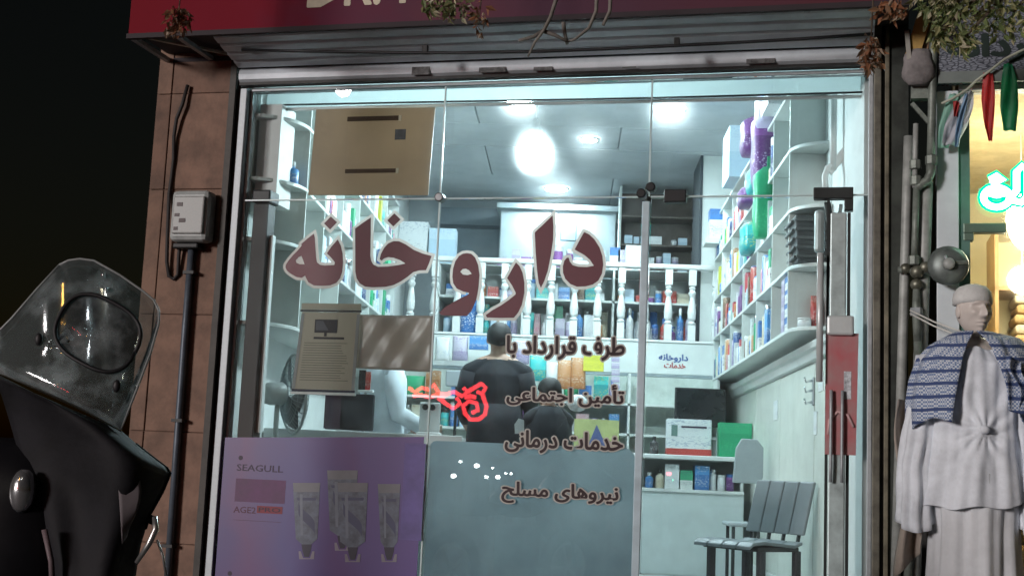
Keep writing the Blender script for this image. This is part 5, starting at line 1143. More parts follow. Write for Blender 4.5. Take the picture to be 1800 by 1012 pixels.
# ------------------------------------------------------------------ bunting
def strip(pts, w_, mat_, name, label, d=-.12, wob=.01, group='bunting flags'):
    P = [fp(x, y, d) for x, y in pts]
    def fn(u, v):
        q = v * (len(P) - 1); i = min(int(q), len(P) - 2); f_ = q - i; a = P[i][0] * (1 - f_) + P[i + 1][0] * f_; z = P[i][1] * (1 - f_) + P[i + 1][1] * f_
        ww = w_[i] * (1 - f_) + w_[i + 1] * f_
        return (a + (u - .5) * ww, d + wob * math.sin(9 * u + 6 * v) + .01 * (u - .5), z)
    return solo(name, MB().grid(fn, 6, 14), mat_, label, 'flag', F, group, smooth=True, solid=.0012)
fred, fgreen, fwhite, fblue = (M_sheet('flag %s' % n_, c_, .4, var=.15, vs_=9) for n_, c_ in (('red', (.62, .07, .07)), ('green', (.03, .3, .14)), ('white', (.7, .72, .78)), ('blue', (.35, .55, .75))))
strip([(1737, 128), (1737, 170), (1738, 215), (1741, 248)], [.045, .065, .05, .02], fred, 'bunting_flag', 'long narrow red flag hanging over the clothes shop window')
strip([(1772, 112), (1774, 145), (1774, 190), (1775, 230)], [.04, .075, .09, .06], fgreen, 'bunting_flag', 'dark green flag hanging right of the red one')
strip([(1706, 160), (1692, 190), (1680, 222), (1668, 255)], [.03, .1, .11, .07], fwhite, 'bunting_flag', 'white and blue flag bunched beside the white jamb', wob=.02)
strip([(1700, 165), (1690, 200), (1684, 235), (1682, 258)], [.02, .03, .03, .02], fblue, 'bunting_flag', 'pale blue fold of flag beside the white bunched flag', d=-.14)
strip([(1677, 165), (1672, 190), (1664, 225), (1658, 260)], [.04, .07, .08, .05], M_sheet('flag mint', (.4, .72, .6), .4), 'bunting_flag', 'mint green flag end nearest the pipes', d=-.1)
strip([(1681, 178), (1680, 205)], [.03, .02], fred, 'bunting_flag', 'small red scrap between the mint and white flags', d=-.15)
solo('bunting_string', MB().tube([(fp(x, y, -.13)[0], -.13, fp(x, y, -.13)[1]) for x, y in ((1655, 182), (1672, 175), (1700, 158), (1716, 142), (1740, 125), (1765, 105), (1790, 92), (1830, 75))], .007, 6), M('string pale', (.5, .52, .42), .7), 'pale twisted string that carries the bunting flags', 'string', F, smooth=True)

# ------------------------------------------------------------------ pipes, valve and regulator between the shops
pipem = M('pipe green grey', (.24, .27, .24), .5, .3, var=.25, vs_=14, bump=.1)
pipel = M('pipe pale', (.42, .44, .42), .5, .1, var=.2, vs_=10)
def P(x, y, d=-.1): a, z = fp(x, y, d); return (a, d, z)
t = thing('gas_pipe', 'grey gas pipe with unions and elbow between the two shops', 'pipe', (1.79, -.1, 2.0), F)
part(t, 'riser', MB().tube([P(1643, -30), P(1641, 60), P(1638, 200), P(1636, 290)], .021, 10), pipem, smooth=True)
part(t, 'elbow', MB().tube([P(1636, 286), P(1636, 305), P(1630, 318), P(1618, 324), P(1611, 330)], .024, 10), pipem, smooth=True)
part(t, 'drop', MB().tube([P(1611, 330), P(1609, 400), P(1607, 455)], .017, 10), pipem, smooth=True)
part(t, 'upper_drop', MB().tube([P(1610, 218), P(1609, 260), P(1608, 330)], .014, 10), pipel, smooth=True)
for x, y in ((1609, 290), (1610, 318), (1607, 458), (1637, 282)):
    a, _, z = P(x, y); part(t, 'union', MB().lathe([(.024, -.025), (.03, -.02), (.03, .02), (.024, .025)], (a, -.1, z), 8), pipem)
t = thing('gas_valve', 'cluster of brass gas valves on the pipe above the mannequin shoulder', 'valve', (1.77, -.1, 2.0), F)
for x, y, r in ((1592, 472, .028), (1612, 478, .035), (1626, 470, .03), (1611, 500, .03)):
    a, _, z = P(x, y); part(t, 'body', MB().ell((a, -.1, z), r, r, r, 12, 8), M('brass dull', (.25, .25, .2), .45, .7, var=.3, vs_=20), smooth=True)
part(t, 'branch', MB().tube([P(1578, 474), P(1600, 475), P(1640, 476)], .016, 8), pipem, smooth=True)
part(t, 'stem', MB().tube([P(1611, 500), P(1611, 545), P(1613, 600)], [.016, .022, .02], 8), pipem, smooth=True)
part(t, 'nut', MB().lathe([(.03, -.02), (.03, .02)], P(1611, 548), 6), alum)
part(t, 'lower_run', MB().tube([P(1613, 600), P(1617, 700), P(1606, 860), P(1590, 1100)], .02, 8), pipem, smooth=True)
t = thing('gas_regulator', 'round grey gas regulator with a lever on its face', 'regulator', (1.905, -.12, 1.92), F)
a, _, z = P(1666, 468)
part(t, 'disc', MB().lathe([(.06, -.03), (.095, -.02), (.1, 0), (.095, .02), (.07, .04), (.03, .05)], (a, -.12, z), 24, 'Y'), M('regulator grey', (.2, .23, .22), .45, .5, var=.2, vs_=16), smooth=True)
part(t, 'lever', MB().tube([(a + .0, -.18, z), (a - .02, -.185, z + .04)], .007, 7), alum, smooth=True)
part(t, 'cap', MB().lathe([(.03, 0), (.028, .03), (.01, .035)], (a, -.165, z), 14, 'Y'), pipel, smooth=True)
part(t, 'arm', MB().bar((a, -.165, z + .005), (a + .09, -.15, z + .01), .03, .02), pipem, bevel=.004)
part(t, 'inlet', MB().tube([P(1628, 472), (a - .08, -.12, z)], .015, 8), pipem, smooth=True)
for k, (x0, x1, y0, y1, rr) in enumerate(((1597, 1590, 240, 480, .024), (1628, 1622, 318, 500, .034))):
    solo('drain_pipe', MB().tube([P(x0, y0, -.05), P((x0 + x1) / 2, (y0 + y1) / 2, -.05), P(x1, y1, -.05), P(x1 - 20, 1150, -.05)], rr, 12), pipel, ['thin pale drain pipe next to the steel post', 'thick pale drain pipe under the gas pipe elbow'][k], 'pipe', F, smooth=True)
t = thing('hanging_bundle', 'grey sack hung under wooden boards on top of the steel post', 'sack', (1.76, -.12, 2.9), F)
mb = MB(); a, z1 = fp(1612, 88, -.12); _, z0 = fp(1612, 150, -.12); rings = []
for i in range(9):
    q = i / 8; r = .07 * (math.sin(math.pi * (.12 + .76 * q)) ** .7) + .008; rings.append([(a + .006 + r * math.cos(w_) * 1.05 + .01 * math.sin(3 * w_ + i), -.12 + r * .6 * math.sin(w_), z0 + (z1 - z0) * q) for w_ in [2 * math.pi * j / 14 for j in range(14)]])
part(t, 'sack', mb.loft(rings), M('sack grey', (.25, .23, .23), .9, var=.2, vs_=12, bump=.4, bs=40), smooth=True)
part(t, 'board', MB().bar(P(1603, 100, -.13), P(1626, 25, -.13), .07, .012, (0, 1, 0)), M('board ochre', (.46, .29, .09), .7, var=.2, vs_=8))
part(t, 'board', MB().bar(P(1598, 105, -.15), P(1594, 55, -.15), .022, .012, (0, 1, 0)), M('board grey', (.4, .38, .34), .7))
part(t, 'board', MB().bar(P(1620, 95, -.1), P(1628, 20, -.1), .06, .012, (0, 1, 0)), M('board brown', (.28, .17, .1), .7, var=.2, vs_=8))
solo('pipe_bracket', MB().box(fp(1600, 170)[0], fp(1640, 170)[0], -.09, -.03, fp(1600, 182)[1], fp(1600, 160)[1]).bar(P(1603, 182, -.06), P(1632, 215, -.06), .02, .02), pipem, 'grey steel bracket below the hanging sack', 'bracket', F)
for k, (q0, q1) in enumerate((((1600, 545), (1688, 582)), ((1600, 551), (1686, 590)))):
    pa, pb = Vector(P(*q0, -.12)), Vector(P(*q1, -.3)); solo('tie_cord', MB().tube([pa, pa * .5 + pb * .5 - Vector((0, 0, .008)), pb], .0045, 6), M('cord white', (.7, .7, .66), .7), ['upper white cord', 'lower white cord'][k] + ' tying the mannequin neck to the gas pipe', 'cord', F, smooth=True)

# ------------------------------------------------------------------ mannequin
MS, MD = 2.0, -.36
mt = thing('mannequin', 'male mannequin in white cap, chequered shawl and white tunic', 'mannequin', (MS, MD, 0), F, rz=math.pi)
mb, k, hc = human(1.71, ((-.225, .0, 1.16), (-.25, .02, .98)), ((.225, .0, 1.16), (.25, .02, .98)), 0, .42, .9)
me = fuse(mb, .0075, 4); me.shade_smooth()
mskin = M('mannequin skin', (.66, .58, .52), .45, var=.06)
for v_ in me.vertices:
    if v_.co.z > 1.52 * 1.71 / 1.75: v_.co = Vector((hc.x, hc.y - .01, 1.5)) + (v_.co - Vector((hc.x, hc.y - .01, 1.5))) * .55
me.materials.append(mskin); o = link(bpy.data.objects.new('body', me)); o.parent = mt; o.location = (0, 0, .125); BASE[o.name] = Vector((0, 0, 0))
ZO = .125
def mrings(specs, n=48, folds=9, amp=.03, ph=0.0, arc=(0, 2 * math.pi), cy_=0.0):
    out = []
    for i, (z, rx, ry) in enumerate(specs):
        r = []
        for j in range(n):
            a = arc[0] + (arc[1] - arc[0]) * j / (n if arc[1] - arc[0] > 6.28 else n - 1)
            q = i / max(1, len(specs) - 1); f_ = 1 + amp * (.35 + q) * math.sin(folds * a + ph + .8 * math.sin(2 * a) + q) + amp * .4 * math.sin(2.3 * folds * a + 2 * q)
            r.append((rx * math.cos(a) * f_, cy_ + ry * math.sin(a) * f_, z + ZO + .006 * math.sin(5 * a)))
        out.append(r)
    return out
def head_surface(u, v):
    a = 2 * math.pi * u; e = math.pi * (v - .5)
    x, y, z = .076 * math.cos(e) * math.sin(a), .094 * math.cos(e) * math.cos(a), .118 * math.sin(e)
    if z < 0: x *= 1 - .3 * (-z / .118) ** 1.4
    if y < 0 and z < -.03: y *= 1 - .5 * min(1, (-z - .03) / .08)
    if y > 0:
        g = lambda cx, cz_, sx2, sz2: math.exp(-((x - cx) / sx2) ** 2 - ((z - cz_) / sz2) ** 2)
        f = .011 * math.exp(-(x / .011) ** 2) * max(0, min(1, (.035 - z) / .045)) * (1 if z > -.028 else max(0, 1 - (-.028 - z) / .01)) * 2.3
        f += .006 * g(.013, -.026, .009, .009) + .006 * g(-.013, -.026, .009, .009)
        f -= .013 * (g(.03, .016, .016, .011) + g(-.03, .016, .016, .011))
        f += .005 * (g(.03, .014, .010, .006) + g(-.03, .014, .010, .006))
        f += .007 * (g(.03, .036, .022, .008) + g(-.03, .036, .022, .008)) + .004 * g(0, .045, .03, .02)
        f += .006 * (g(.045, -.012, .016, .014) + g(-.045, -.012, .016, .014)) - .005 * (g(.042, -.045, .015, .02) + g(-.042, -.045, .015, .02))
        f += .009 * g(0, -.054, .02, .006) + .009 * g(0, -.068, .017, .007) - .006 * g(0, -.061, .024, .0035) + .012 * g(0, -.096, .022, .014)
        y += f * 1.15
    return tuple(hc + Vector((0, 0, ZO + .01)) + Matrix.Rotation(.42, 3, 'Z') @ Vector((x, y, z)))
ZO = .125
part(mt, 'head', MB().grid(head_surface, 96, 84), M('mannequin face', (.68, .61, .56), .4, var=.05), smooth=True)
for sx_ in (-1, 1): part(mt, 'ear', MB().ell(hc + Vector((0, 0, ZO + .008)) + Matrix.Rotation(.42, 3, 'Z') @ Vector((.076 * sx_, -.006, 0)), .01, .02, .032, 12, 8, Matrix.Rotation(.42, 3, 'Z')), M('mannequin face', (.68, .61, .56), .4), smooth=True)
tun = M('tunic white', (.8, .84, .9), .9, var=.1, vs_=9, bump=.2, bs=40)
part(mt, 'cap', MB().loft([[tuple(Vector((0, 0, ZO)) + hc + Matrix.Rotation(.42, 3, 'Z') @ Vector((.085 * r_ * math.cos(a), -.012 + .103 * r_ * math.sin(a), z_ + .012))) for a in [2 * math.pi * j / 24 for j in range(24)]] for r_, z_ in ((1.0, .036), (1.0, .06), (.93, .092), (.7, .117), (.35, .128), (.05, .131))]), M('cap white', (.7, .7, .68), .85, bump=.4, bs=120), smooth=True, solid=.003)
tz = [(1.44, .13, .1), (1.38, .21, .135), (1.25, .22, .155), (1.1, .205, .155), (.95, .22, .165), (.8, .24, .18), (.73, .252, .19)]
def tunf(u, v):
    q = v * 6; i_ = min(int(q), 5); f_ = q - i_; z, rx, ry = [tz[i_][k_] * (1 - f_) + tz[i_ + 1][k_] * f_ for k_ in range(3)]
    a = 2 * math.pi * u; fl = 1 + .05 * (.2 + v) * math.sin(9 * a + 1.2 * math.sin(2 * a) + 1.5 * v) + .02 * math.sin(23 * a + 4 * v)
    x, y = rx * math.cos(a) * fl, ry * math.sin(a) * fl
    if y > 0:
        dx, dz = x + .03, z - 1.06; ds = math.hypot(dx, dz); an = math.atan2(dz, dx)
        y += .008 * math.cos(11 * an + 1.5 * math.sin(an)) * math.exp(-(ds / .17) ** 2) * min(1, ds / .03) + .018 * math.exp(-(ds / .035) ** 2)
    y += .004 * math.sin(55 * x + 4 * z + 2 * math.sin(5 * z)) + .002 * math.sin(30 * z + 25 * x)
    return (x, y, z + ZO - .03 * v * math.sin(a + .6) - .008 * math.sin(7 * a))
part(mt, 'tunic', MB().grid(tunf, 160, 90), tun, smooth=True, solid=.003)
part(mt, 'skirt', MB().loft(mrings([(.86, .2, .155), (.72, .195, .158), (.6, .19, .16), (.45, .195, .165), (.35, .2, .17), (.2, .208, .175), (.02, .215, .18)], n=90, folds=8, amp=.09), caps=False), M('skirt white', (.72, .74, .77), .85, var=.08, bump=.35, bs=16), smooth=True, solid=.003)
for sx_ in (-1, 1):
    def slv(u, v, sx_=sx_):
        a = 2 * math.pi * u; r = .074 + .012 * v + .011 * math.sin(8 * a + 1.5 * v) * (.3 + v) + .003 * math.sin(26 * v + 3 * a + 2 * math.sin(4 * a)); z = 1.41 - .78 * v - .05 * v * math.sin(a)
        return ((.19 + .075 * min(1, v * 1.6)) * sx_ + r * math.cos(a) * .9, -.01 + .05 * v + r * math.sin(a), z + ZO)
    part(mt, 'sleeve', MB().grid(slv, 48, 30), tun, smooth=True, solid=.003)
    def sf(u, v, sx_=sx_): return ((.22 + .12 * u + .02 * math.sin(8 * v)) * sx_, .02 + .05 * math.sin(7 * u + 3 * v) - .05, 1.2 + ZO - v * (.72 + .12 * u))
    part(mt, 'side_panel', MB().grid(sf, 12, 18), M('panel beige' if sx_ > 0 else 'panel sand', (.42, .36, .31) if sx_ > 0 else (.5, .42, .34), .85, var=.12, bump=.3, bs=20), smooth=True, solid=.003)
# shawl with woven checks
m = bpy.data.materials.new('shawl check'); m.use_nodes = True; n = m.node_tree; L = n.links; b = n.nodes['Principled BSDF']; b.inputs['Roughness'].default_value = .9
tc = n.nodes.new('ShaderNodeTexCoord'); ck = n.nodes.new('ShaderNodeTexChecker'); ck.inputs['Scale'].default_value = 110; L.new(tc.outputs['Object'], ck.inputs['Vector'])
ck.inputs[1].default_value = (.62, .66, .72, 1); ck.inputs[2].default_value = (.16, .23, .4, 1)
wv = n.nodes.new('ShaderNodeTexWave'); wv.bands_direction = 'Z'; wv.inputs['Scale'].default_value = 5.2; wv.inputs['Distortion'].default_value = 1.2; wv.inputs['Detail'].default_value = 1; L.new(tc.outputs['Object'], wv.inputs['Vector'])
rp = n.nodes.new('ShaderNodeValToRGB'); rp.color_ramp.elements[0].position = .1; rp.color_ramp.elements[1].position = .22; rp.color_ramp.elements[0].color = (1, 1, 1, 1); rp.color_ramp.elements[1].color = (0, 0, 0, 1); L.new(wv.outputs[0], rp.inputs[0])
mx = n.nodes.new('ShaderNodeMix'); mx.data_type = 'RGBA'; L.new(rp.outputs[0], mx.inputs[0]); L.new(ck.outputs[0], mx.inputs[6]); mx.inputs[7].default_value = (.05, .08, .2, 1); L.new(mx.outputs[2], b.inputs['Base Color'])
shw = m
sz = [(1.52, .086, .086), (1.498, .14, .115), (1.47, .2, .145), (1.415, .25, .17), (1.32, .282, .198), (1.22, .295, .21), (1.12, .292, .216)]
def shf(u, v):
    q = v * 6; i_ = min(int(q), 5); f_ = q - i_; z, rx, ry = [sz[i_][k_] * (1 - f_) + sz[i_ + 1][k_] * f_ for k_ in range(3)]
    g0, g1 = .06 + .42 * v, .1 + .3 * v; a = math.pi / 2 + g0 + (2 * math.pi - g0 - g1) * u
    fl = 1 + .035 * (.2 + v) * math.sin(10 * a + 2 * math.sin(3 * a) + 2 * v) + .015 * math.sin(22 * a + 3 * v)
    return (rx * math.cos(a) * fl, ry * math.sin(a) * fl + .012, z + ZO - .05 * v * math.cos(a) - .02 * math.sin(6 * a) * v)
part(mt, 'shawl', MB().grid(shf, 120, 40), shw, smooth=True, solid=.004)
def tail(u, v): return (-.12 - .07 * u - .13 * v + .015 * math.sin(14 * v), .15 + .04 * math.sin(6 * u + 5 * v) + .03 * (1 - v), 1.4 + ZO - .47 * v - .03 * u)
part(mt, 'shawl_end', MB().grid(tail, 10, 24), shw, smooth=True, solid=.004)
part(mt, 'knot', MB().ell((-.03, .178, 1.06 + ZO), .024, .02, .02, 12, 8), tun, smooth=True)
part(mt, 'stand', MB().lathe([(.2, .0), (.2, .012), (.03, .02), (.02, .1), (.02, .13)], (0, 0, .002), 24), alum)

# ------------------------------------------------------------------ trees whose leaves hang into the picture
def leaf_cloud(mb, c, rad, n_, size, droop=.4):
    for _ in range(n_):
        while True:
            p = Vector((rnd.uniform(-1, 1), rnd.uniform(-1, 1), rnd.uniform(-1, 1)))
            if p.length < 1: break
        p = Vector(c) + Vector((p.x * rad[0], p.y * rad[1], p.z * rad[2])); d = Vector((rnd.uniform(-1, 1), rnd.uniform(-1, 1), rnd.uniform(-1, .5) - droop)).normalized(); s_ = d.cross(Vector((rnd.uniform(-1, 1), rnd.uniform(-1, 1), rnd.uniform(-1, 1)))).normalized()
        l_ = size * rnd.uniform(.6, 1.3); nrm = d.cross(s_) * l_ * .12
        mb.m(rnd.choice((0, 0, 0, 1, 1, 2))).add([p, p + d * l_ * .45 + s_ * l_ * .22 + nrm, p + d * l_, p + d * l_ * .45 - s_ * l_ * .22 + nrm], [(0, 1, 2, 3)])
    mb.m(0)
lg = [M_sheet('leaf %s' % n_, c_, .3, var=.25, vs_=14) for n_, c_ in (('green', (.16, .2, .08)), ('olive', (.3, .29, .14)), ('straw', (.58, .52, .36)))]
ld = [M_sheet('leaf %s' % n_, c_, .2, var=.25, vs_=14) for n_, c_ in (('rust', (.28, .12, .06)), ('brown', (.2, .11, .06)), ('dry', (.4, .3, .22)))]
bark = M('bark', (.12, .09, .065), .9, var=.3, vs_=9, bump=.6, bs=30)
def G(x, y, d): a, z = fp(x, y, d); return Vector((a, d, z))
t = thing('street_tree', 'tree at the right whose pale green leaves hang over the stone sign', 'tree', (3.3, -1.5, 0), F)
tb = Vector((3.3, -1.5, 0)); forkp = Vector((3.1, -1.4, 3.6)); part(t, 'trunk', MB().tube([tb, tb + Vector((-.03, .02, 1.4)), Vector((3.18, -1.45, 2.6)), forkp], [.13, .11, .1, .085], 10), bark, smooth=True)
ends = []
for (x, y, r) in ((1668, 18, (.12, .18, .08)), (1712, 30, (.12, .2, .1)), (1782, 22, (.12, .18, .12)), (1740, -15, (.26, .25, .1)), (1690, 72, (.05, .06, .06)), (1650, 60, (.035, .05, .05)), (1640, -10, (.12, .12, .06))):
    e_ = G(x, y, -.85); ends.append((e_, r)); part(t, 'branch', MB().tube([forkp, forkp * .45 + e_ * .55 + Vector((0, 0, .22)), e_], [.04, .02, .006], 7), bark, smooth=True)
mb = MB()
for e_, r in ends: leaf_cloud(mb, e_, r, int(60 + 5200 * r[0] * r[2]), .05)
leaf_cloud(mb, (3.1, -1.3, 4.2), (.9, .7, .6), 2500, .08)
part(t, 'crown', mb, lg, kind='stuff')
t = thing('street_tree', 'half bare tree at the far left with twigs reaching across the red sign', 'tree', (-2.75, -2.3, 0), F)
tb = Vector((-2.75, -2.3, 0)); forkp = Vector((-2.55, -2.1, 4.4)); part(t, 'trunk', MB().tube([tb, tb + Vector((.03, 0, 1.5)), tb + Vector((.02, .05, 3.0)), forkp], [.1, .085, .08, .07], 10), bark, smooth=True)
mb = MB(); mc = MB()
for (x, y, r, n_, dry) in ((770, 8, (.09, .1, .06), 60, 0), (800, 12, (.09, .1, .06), 70, 0), (843, 28, (.05, .06, .1), 36, 1), (312, 35, (.07, .06, .09), 120, 1), (1530, 92, (.05, .05, .08), 110, 1), (1568, 15, (.08, .06, .05), 60, 1)):
    e_ = G(x, y, -.95); top_ = Vector((e_.x, e_.y, 4.4 + .1 * abs(e_.x)))
    part(t, 'branch', MB().tube([forkp, forkp * .5 + top_ * .5 + Vector((0, 0, .25)), top_], [.035, .025, .012], 6), bark, smooth=True)
    part(t, 'twig', MB().tube([top_, top_ * .4 + e_ * .6 + Vector((.03, 0, 0)), e_], [.01, .006, .003], 5), bark, smooth=True)
    leaf_cloud(mc if dry else mb, e_, r, n_, .05)
leaf_cloud(mb, (-1.6, -2.0, 4.9), (1.1, .8, .5), 1500, .08)
part(t, 'crown', mb, lg, kind='stuff'); part(t, 'dry_leaves', mc, ld, kind='stuff')
twm = M('twig grey', (.2, .18, .16), .85, var=.3)
for k2, pts in enumerate(([(990, -40), (968, 30), (955, 55), (940, 75), (928, 100)], [(955, 55), (975, 62), (995, 72)], [(1050, -40), (1048, 20), (1035, 50), (1010, 70), (995, 75)], [(1075, -40), (1072, 20), (1060, 45)], [(955, 55), (938, 65), (912, 72)], [(990, 40), (993, 60), (997, 78)])):
    part(t, 'twig', MB().tube([G(x, y, -.9 + .02 * k2) for x, y in pts], [.011 - .0015 * i for i in range(len(pts))], 6), twm, smooth=True)

# ------------------------------------------------------------------ parked motorbike with windscreen and black apron
YMB = 3.45
def B(x, y, dy=0.0): X, z = bw(x, y, YMB + dy); return (X, YMB + dy, z)
bike = thing('motorbike', 'dark parked motorbike with clear windscreen and black rain apron', 'motorbike', (-1.35, 3.5, -.13), W)
scr = M_glass('acrylic', (.78, .83, .83), 1.42, .2, .05)
out = [(104, 466), (120, 458), (140, 455), (165, 458), (210, 483), (252, 512), (270, 527), (279, 545), (279, 568), (264, 622), (240, 685), (212, 757), (150, 722), (80, 690), (0, 655), (-40, 640), (-30, 610), (20, 560), (65, 508)]
def curve(x, y): return .07 * ((x - 130) / 180) ** 2 + (760 - y) / 300 * .12
vsA = [B(x, y, curve(x, y)) for x, y in out]; cA = B(120, 600, curve(120, 600))
mb = MB()
# ring subdivision keeps the screen curved
rings = []
for q in (1.0, .75, .5, .25, .02): rings.append([B(120 + (x - 120) * q, 600 + (y - 600) * q, curve(120 + (x - 120) * q, 600 + (y - 600) * q)) for x, y in out])
mb.loft(rings, caps=False)
part(bike, 'windscreen', mb, scr, smooth=True, solid=.003)
part(bike, 'screen_edge', MB().tube([Vector(v) for v in vsA] + [Vector(vsA[0])], .0035, 6), M('acrylic edge', (.3, .32, .32), .3), smooth=True)
sup = []
for i in range(41):
    a_ = 2 * math.pi * i / 40; c_, s_ = math.cos(a_), math.sin(a_); x = 74 * math.copysign(abs(c_) ** .75, c_); y = 60 * math.copysign(abs(s_) ** .75, s_); th = R_(28)
    X_, Y_ = 172 + x * math.cos(th) - y * math.sin(th), 585 + x * math.sin(th) + y * math.cos(th); sup.append((X_, Y_))
part(bike, 'screen_gasket', MB().tube([Vector(B(x, y, curve(x, y) - .006)) for x, y in sup], .006, 8), M('gasket', (.012, .012, .014), .5), smooth=True)
mb = MB(); mb.loft([[B(172 + (x - 172) * q, 585 + (y - 585) * q, curve(172 + (x - 172) * q, 585 + (y - 585) * q) + .004) for x, y in sup[:-1]] for q in (.97, .7, .45, .2, .03)], caps=False)
part(bike, 'tinted_insert', mb, M_glass('acrylic tint', (.4, .42, .45), 1.45, .03, .12), smooth=True)
for x, y in ((68, 596), (205, 678), (182, 483), (187, 508)): 
    r_ = .014 if y > 560 else .005
    part(bike, 'grommet_and_glint', MB().ell(B(x, y, curve(x, y) - .008), r_ * .8, .008, r_ * 1.3, 12, 8), M('gasket', (.012, .012, .014), .5) if y > 560 else M('chrome', (.8, .82, .83), .12, 1.0), smooth=True)  # two black grommets; the small chrome beads imitate lamp glints
apm = M('apron leather', (.012, .012, .015), .68, var=.3, vs_=7, bump=.35, bs=12, spec=.25)
Lf = [(-60, 640), (-10, 655), (12, 720), (32, 790), (62, 850), (78, 930), (95, 1010), (110, 1120)]
Rt = [(212, 757), (250, 790), (300, 828), (286, 862), (262, 905), (246, 960), (238, 1010), (232, 1120)]
def apf(u, v):
    q = v * 7; i = min(int(q), 6); f_ = q - i
    l_ = [Lf[i][k_] * (1 - f_) + Lf[i + 1][k_] * f_ for k_ in (0, 1)]; r_ = [Rt[i][k_] * (1 - f_) + Rt[i + 1][k_] * f_ for k_ in (0, 1)]
    dep = -.10 * math.sin(math.pi * u) - .02 * math.sin(9 * u + 2 * v) - .025 * math.sin(5 * u - 6 * v) - .02
    return B(l_[0] * (1 - u) + r_[0] * u, l_[1] * (1 - u) + r_[1] * u, dep + .06)
part(bike, 'apron', MB().grid(apf, 26, 30), apm, smooth=True, solid=.004)
part(bike, 'apron_hem', MB().tube([Vector(apf(1, v / 30)) for v in range(3, 20)], .005, 6), apm, smooth=True)
def apg(u, v): 
    a0_, a1_ = Vector(B(228 + 40 * v, 790 + 190 * v, -.075 + .05 * v)), Vector(B(212 + 30 * v + 40 * (1 - v) * 0, 778 + 210 * v, -.02)); return tuple(a0_ * (1 - u) + a1_ * u)
part(bike, 'apron_lining', MB().grid(lambda u, v: B(203 + 12 * v + u * (8 + 32 * math.sin(math.pi * min(1, v * 1.05))) , 790 + 165 * v - 12 * u, -.072 + .02 * u), 6, 10), M('lining grey', (.17, .15, .16), .7), smooth=True, solid=.002)
part(bike, 'headlight', MB().ell(B(40, 862, -.03), .034, .03, .058, 16, 10), M('headlight chrome', (.75, .76, .78), .12, .9), smooth=True)
part(bike, 'fairing', MB().ell(B(10, 960, .1), .22, .16, .3, 20, 14), M('fairing black', (.008, .008, .01), .3), smooth=True)
part(bike, 'fairing_edge', MB().tube([Vector(B(78, 930, -.06)), Vector(B(90, 985, -.06)), Vector(B(94, 1060, -.05))], .008, 8), M('edge mauve', (.16, .12, .13), .5), smooth=True)
part(bike, 'brake_lever', MB().tube([Vector(B(272, 908, -.02)), Vector(B(274, 930, -.03)), Vector(B(262, 955, -.03)), Vector(B(240, 988, -.02))], [.007, .009, .008, .006], 8), M('lever alloy', (.6, .6, .58), .3, .8), smooth=True)
part(bike, 'brake_cable', MB().tube([Vector(B(276, 948, .0)), Vector(B(286, 975, .0)), Vector(B(292, 1010, 0))], .0035, 6), M('lever alloy', (.6, .6, .58), .3, .8), smooth=True)
part(bike, 'handlebar', MB().tube([Vector(B(70, 800, .12)), Vector(B(160, 860, .14)), Vector(B(235, 900, .1)), Vector(B(272, 915, .02))], .012, 8), dkmetal, smooth=True)
whc = Vector((-1.42, 3.6, .17))
for nm, c_ in (('wheel', whc), ('wheel', whc + Vector((-.45, 1.15, 0)))):
    dr = Vector((-.36, .93, 0)).normalized(); up = Vector((0, 0, 1))
    wmb = MB().tube([c_ + (dr * math.cos(a_) + up * math.sin(a_)) * .25 for a_ in [2 * math.pi * i / 28 for i in range(29)]], .048, 10)
    wo_ = part(bike, nm, wmb, M('tyre', (.015, .015, .015), .8), smooth=True)
    part(wo_, 'rim', MB().tube([c_ + (dr * math.cos(a_) + up * math.sin(a_)) * .19 for a_ in [2 * math.pi * i / 28 for i in range(29)]], .015, 8), alum, smooth=True)
    for k2 in range(5): part(wo_, 'spoke', MB().tube([c_, c_ + (dr * math.cos(k2 * 1.2566) + up * math.sin(k2 * 1.2566)) * .19], .012, 6), alum)
part(bike, 'fork', MB().tube([whc + Vector((.06, 0, 0)), whc + Vector((.07, .15, .62))], .02, 8).tube([whc - Vector((.06, 0, 0)), whc + Vector((-.05, .15, .62))], .02, 8), dkmetal, smooth=True)
part(bike, 'fuel_tank', MB().ell((-1.62, 4.12, .68), .14, .3, .13, 16, 10, Matrix.Rotation(.37, 3, 'Z')), M('fairing black', (.008, .008, .01), .3), smooth=True)
part(bike, 'saddle', MB().ell((-1.78, 4.6, .62), .12, .33, .06, 16, 10, Matrix.Rotation(.37, 3, 'Z')), apm, smooth=True)
part(bike, 'engine', MB().box(-1.75, -1.5, 3.95, 4.3, .1, .5), dkmetal, bevel=.03)
part(bike, 'side_stand', MB().tube([(-1.55, 4.1, .15), (-1.3, 4.15, 0.0)], .012, 6), dkmetal)

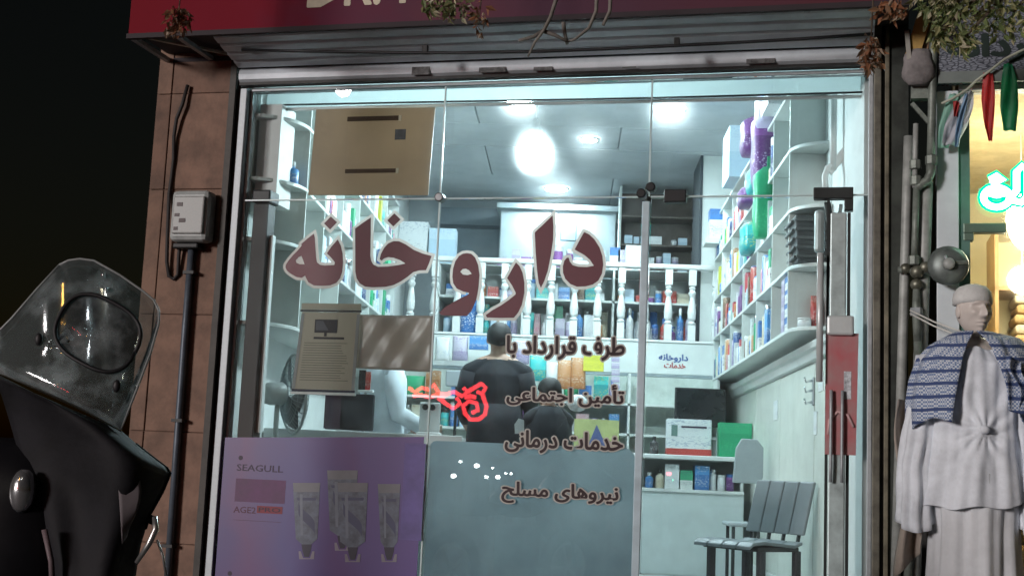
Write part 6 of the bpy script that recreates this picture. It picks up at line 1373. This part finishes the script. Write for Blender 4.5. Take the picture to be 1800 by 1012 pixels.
# ------------------------------------------------------------------ lights across the street, seen only as reflections in the window
def mirror_point(x, y, dist):
    r = _ray(x, y).normalized(); n_ = Vector((math.sin(FA), math.cos(FA), 0)); P_ = CAM_POS + r * ((0 - .005 - (CAM_POS - F.o).dot(n_)) / r.dot(n_)); r2 = r - n_ * 2 * r.dot(n_); return P_ + r2 * dist
red = M_emit('red neon', (1, .04, .05), 15)
t = thing('red_neon_sign', 'red neon sign across the street mirrored in the window glass', 'neon sign', mirror_point(790, 705, 9), W)
BASE[t.name] = mirror_point(790, 705, 9)
def crop5(p): return (740 + p[0] / 4.0475, 550 + p[1] / 4.0475)
for pts in ([(-90, 530), (-40, 560), (0, 530), (60, 545), (90, 505), (120, 560), (170, 600)], [(-60, 590), (0, 580), (60, 600), (130, 570), (190, 580)], [(120, 600), (170, 640), (230, 680), (280, 640), (250, 600)], [(190, 570), (240, 560), (290, 590), (330, 560), (300, 530)], [(330, 560), (380, 530), (430, 500), (460, 530), (435, 570), (395, 560)], [(435, 570), (445, 610), (465, 660), (455, 720), (410, 755), (350, 755), (310, 710), (300, 660), (340, 625), (395, 640), (405, 690), (360, 710)], [(310, 600), (350, 590), (390, 600)]):
    part(t, 'neon_tube', MB().tube([mirror_point(*crop5(p), 9) for p in pts], .027, 7), red, smooth=True)
for k2, (x, y, r_, c_) in enumerate(((809, 811, 5, 0), (838, 818, 8, 0), (866, 822, 4, 0), (797, 836, 8, 0), (855, 838, 6, 0), (875, 838, 7, 0), (889, 831, 4, 0), (898, 832, 4, 0), (974, 842, 8, 1), (1176, 832, 7, 2), (1180, 843, 5, 3))):
    dd = 20 + (k2 % 3); p = mirror_point(x, y, dd); r = r_ * .62 * (7.2 + dd) / 2300
    col = [(.95, 1, 1), (1, .75, .5), (1, .1, .15), (.1, 1, .5)][c_]
    o = thing('mirrored_light', '%s light across the street mirrored low in the glass, %s from the left' % (['white', 'warm', 'red', 'green'][c_], ordn([1, 2, 4, 0, 3, 5, 6, 7, 8, 9, 10][k2])), 'light', p, W, 'far lights mirrored in the glass')
    part(o, 'lens', MB().ell(p, r, r, r * .8 if c_ != 1 else r * .45, 12, 8), M_emit('far light %d' % c_, col, 34 if c_ == 0 else 22), smooth=True)
    part(o, 'post', MB().tube([p + Vector((0, -.12, 0)), Vector((p.x, p.y - .12, -.13))], .03, 6), dkmetal)  # added post; the white lights are car headlights

def screen_mirror(x, y, dist):
    p0, px_, py_ = (Vector(B(q[0], q[1], curve(*q))) for q in ((x, y), (x + 2, y), (x, y + 2)))
    n_ = (px_ - p0).cross(py_ - p0).normalized(); r = (p0 - CAM_POS).normalized(); r2 = r - n_ * 2 * r.dot(n_); return p0 + r2 * dist
for k2, (x, y, r_, c_, lab) in enumerate(((182, 483, .05, (1, .85, .6), 'warm street lamp mirrored at the top of the windscreen'), (187, 508, .05, (1, .95, .9), 'white street lamp mirrored under the warm one in the windscreen'), (157, 577, .05, (.9, .95, 1), 'white street lamp mirrored inside the windscreen ring'), (76, 572, .06, (1, .9, .9), 'pinkish street lamp mirrored left of the windscreen ring'), (105, 500, .05, (1, .5, .1), 'orange street lamp mirrored at the upper left of the windscreen'))):
    p = screen_mirror(x, y, 15.0); o = thing('street_lamp', lab, 'street lamp', (p.x, p.y, -.13), W, 'street lamps mirrored in the windscreen')
    part(o, 'lamp_head', MB().ell(p, r_ * 2.6, r_ * 2.6, r_ * (2.6 if k2 != 4 else 8), 14, 10), M_emit('street lamp %d' % k2, c_, 45), smooth=True)
    part(o, 'pole', MB().tube([(p.x, p.y - .25, -.13), (p.x, p.y - .25, p.z + .1), (p.x, p.y, p.z + .12)], .03, 8), dkmetal, smooth=True)
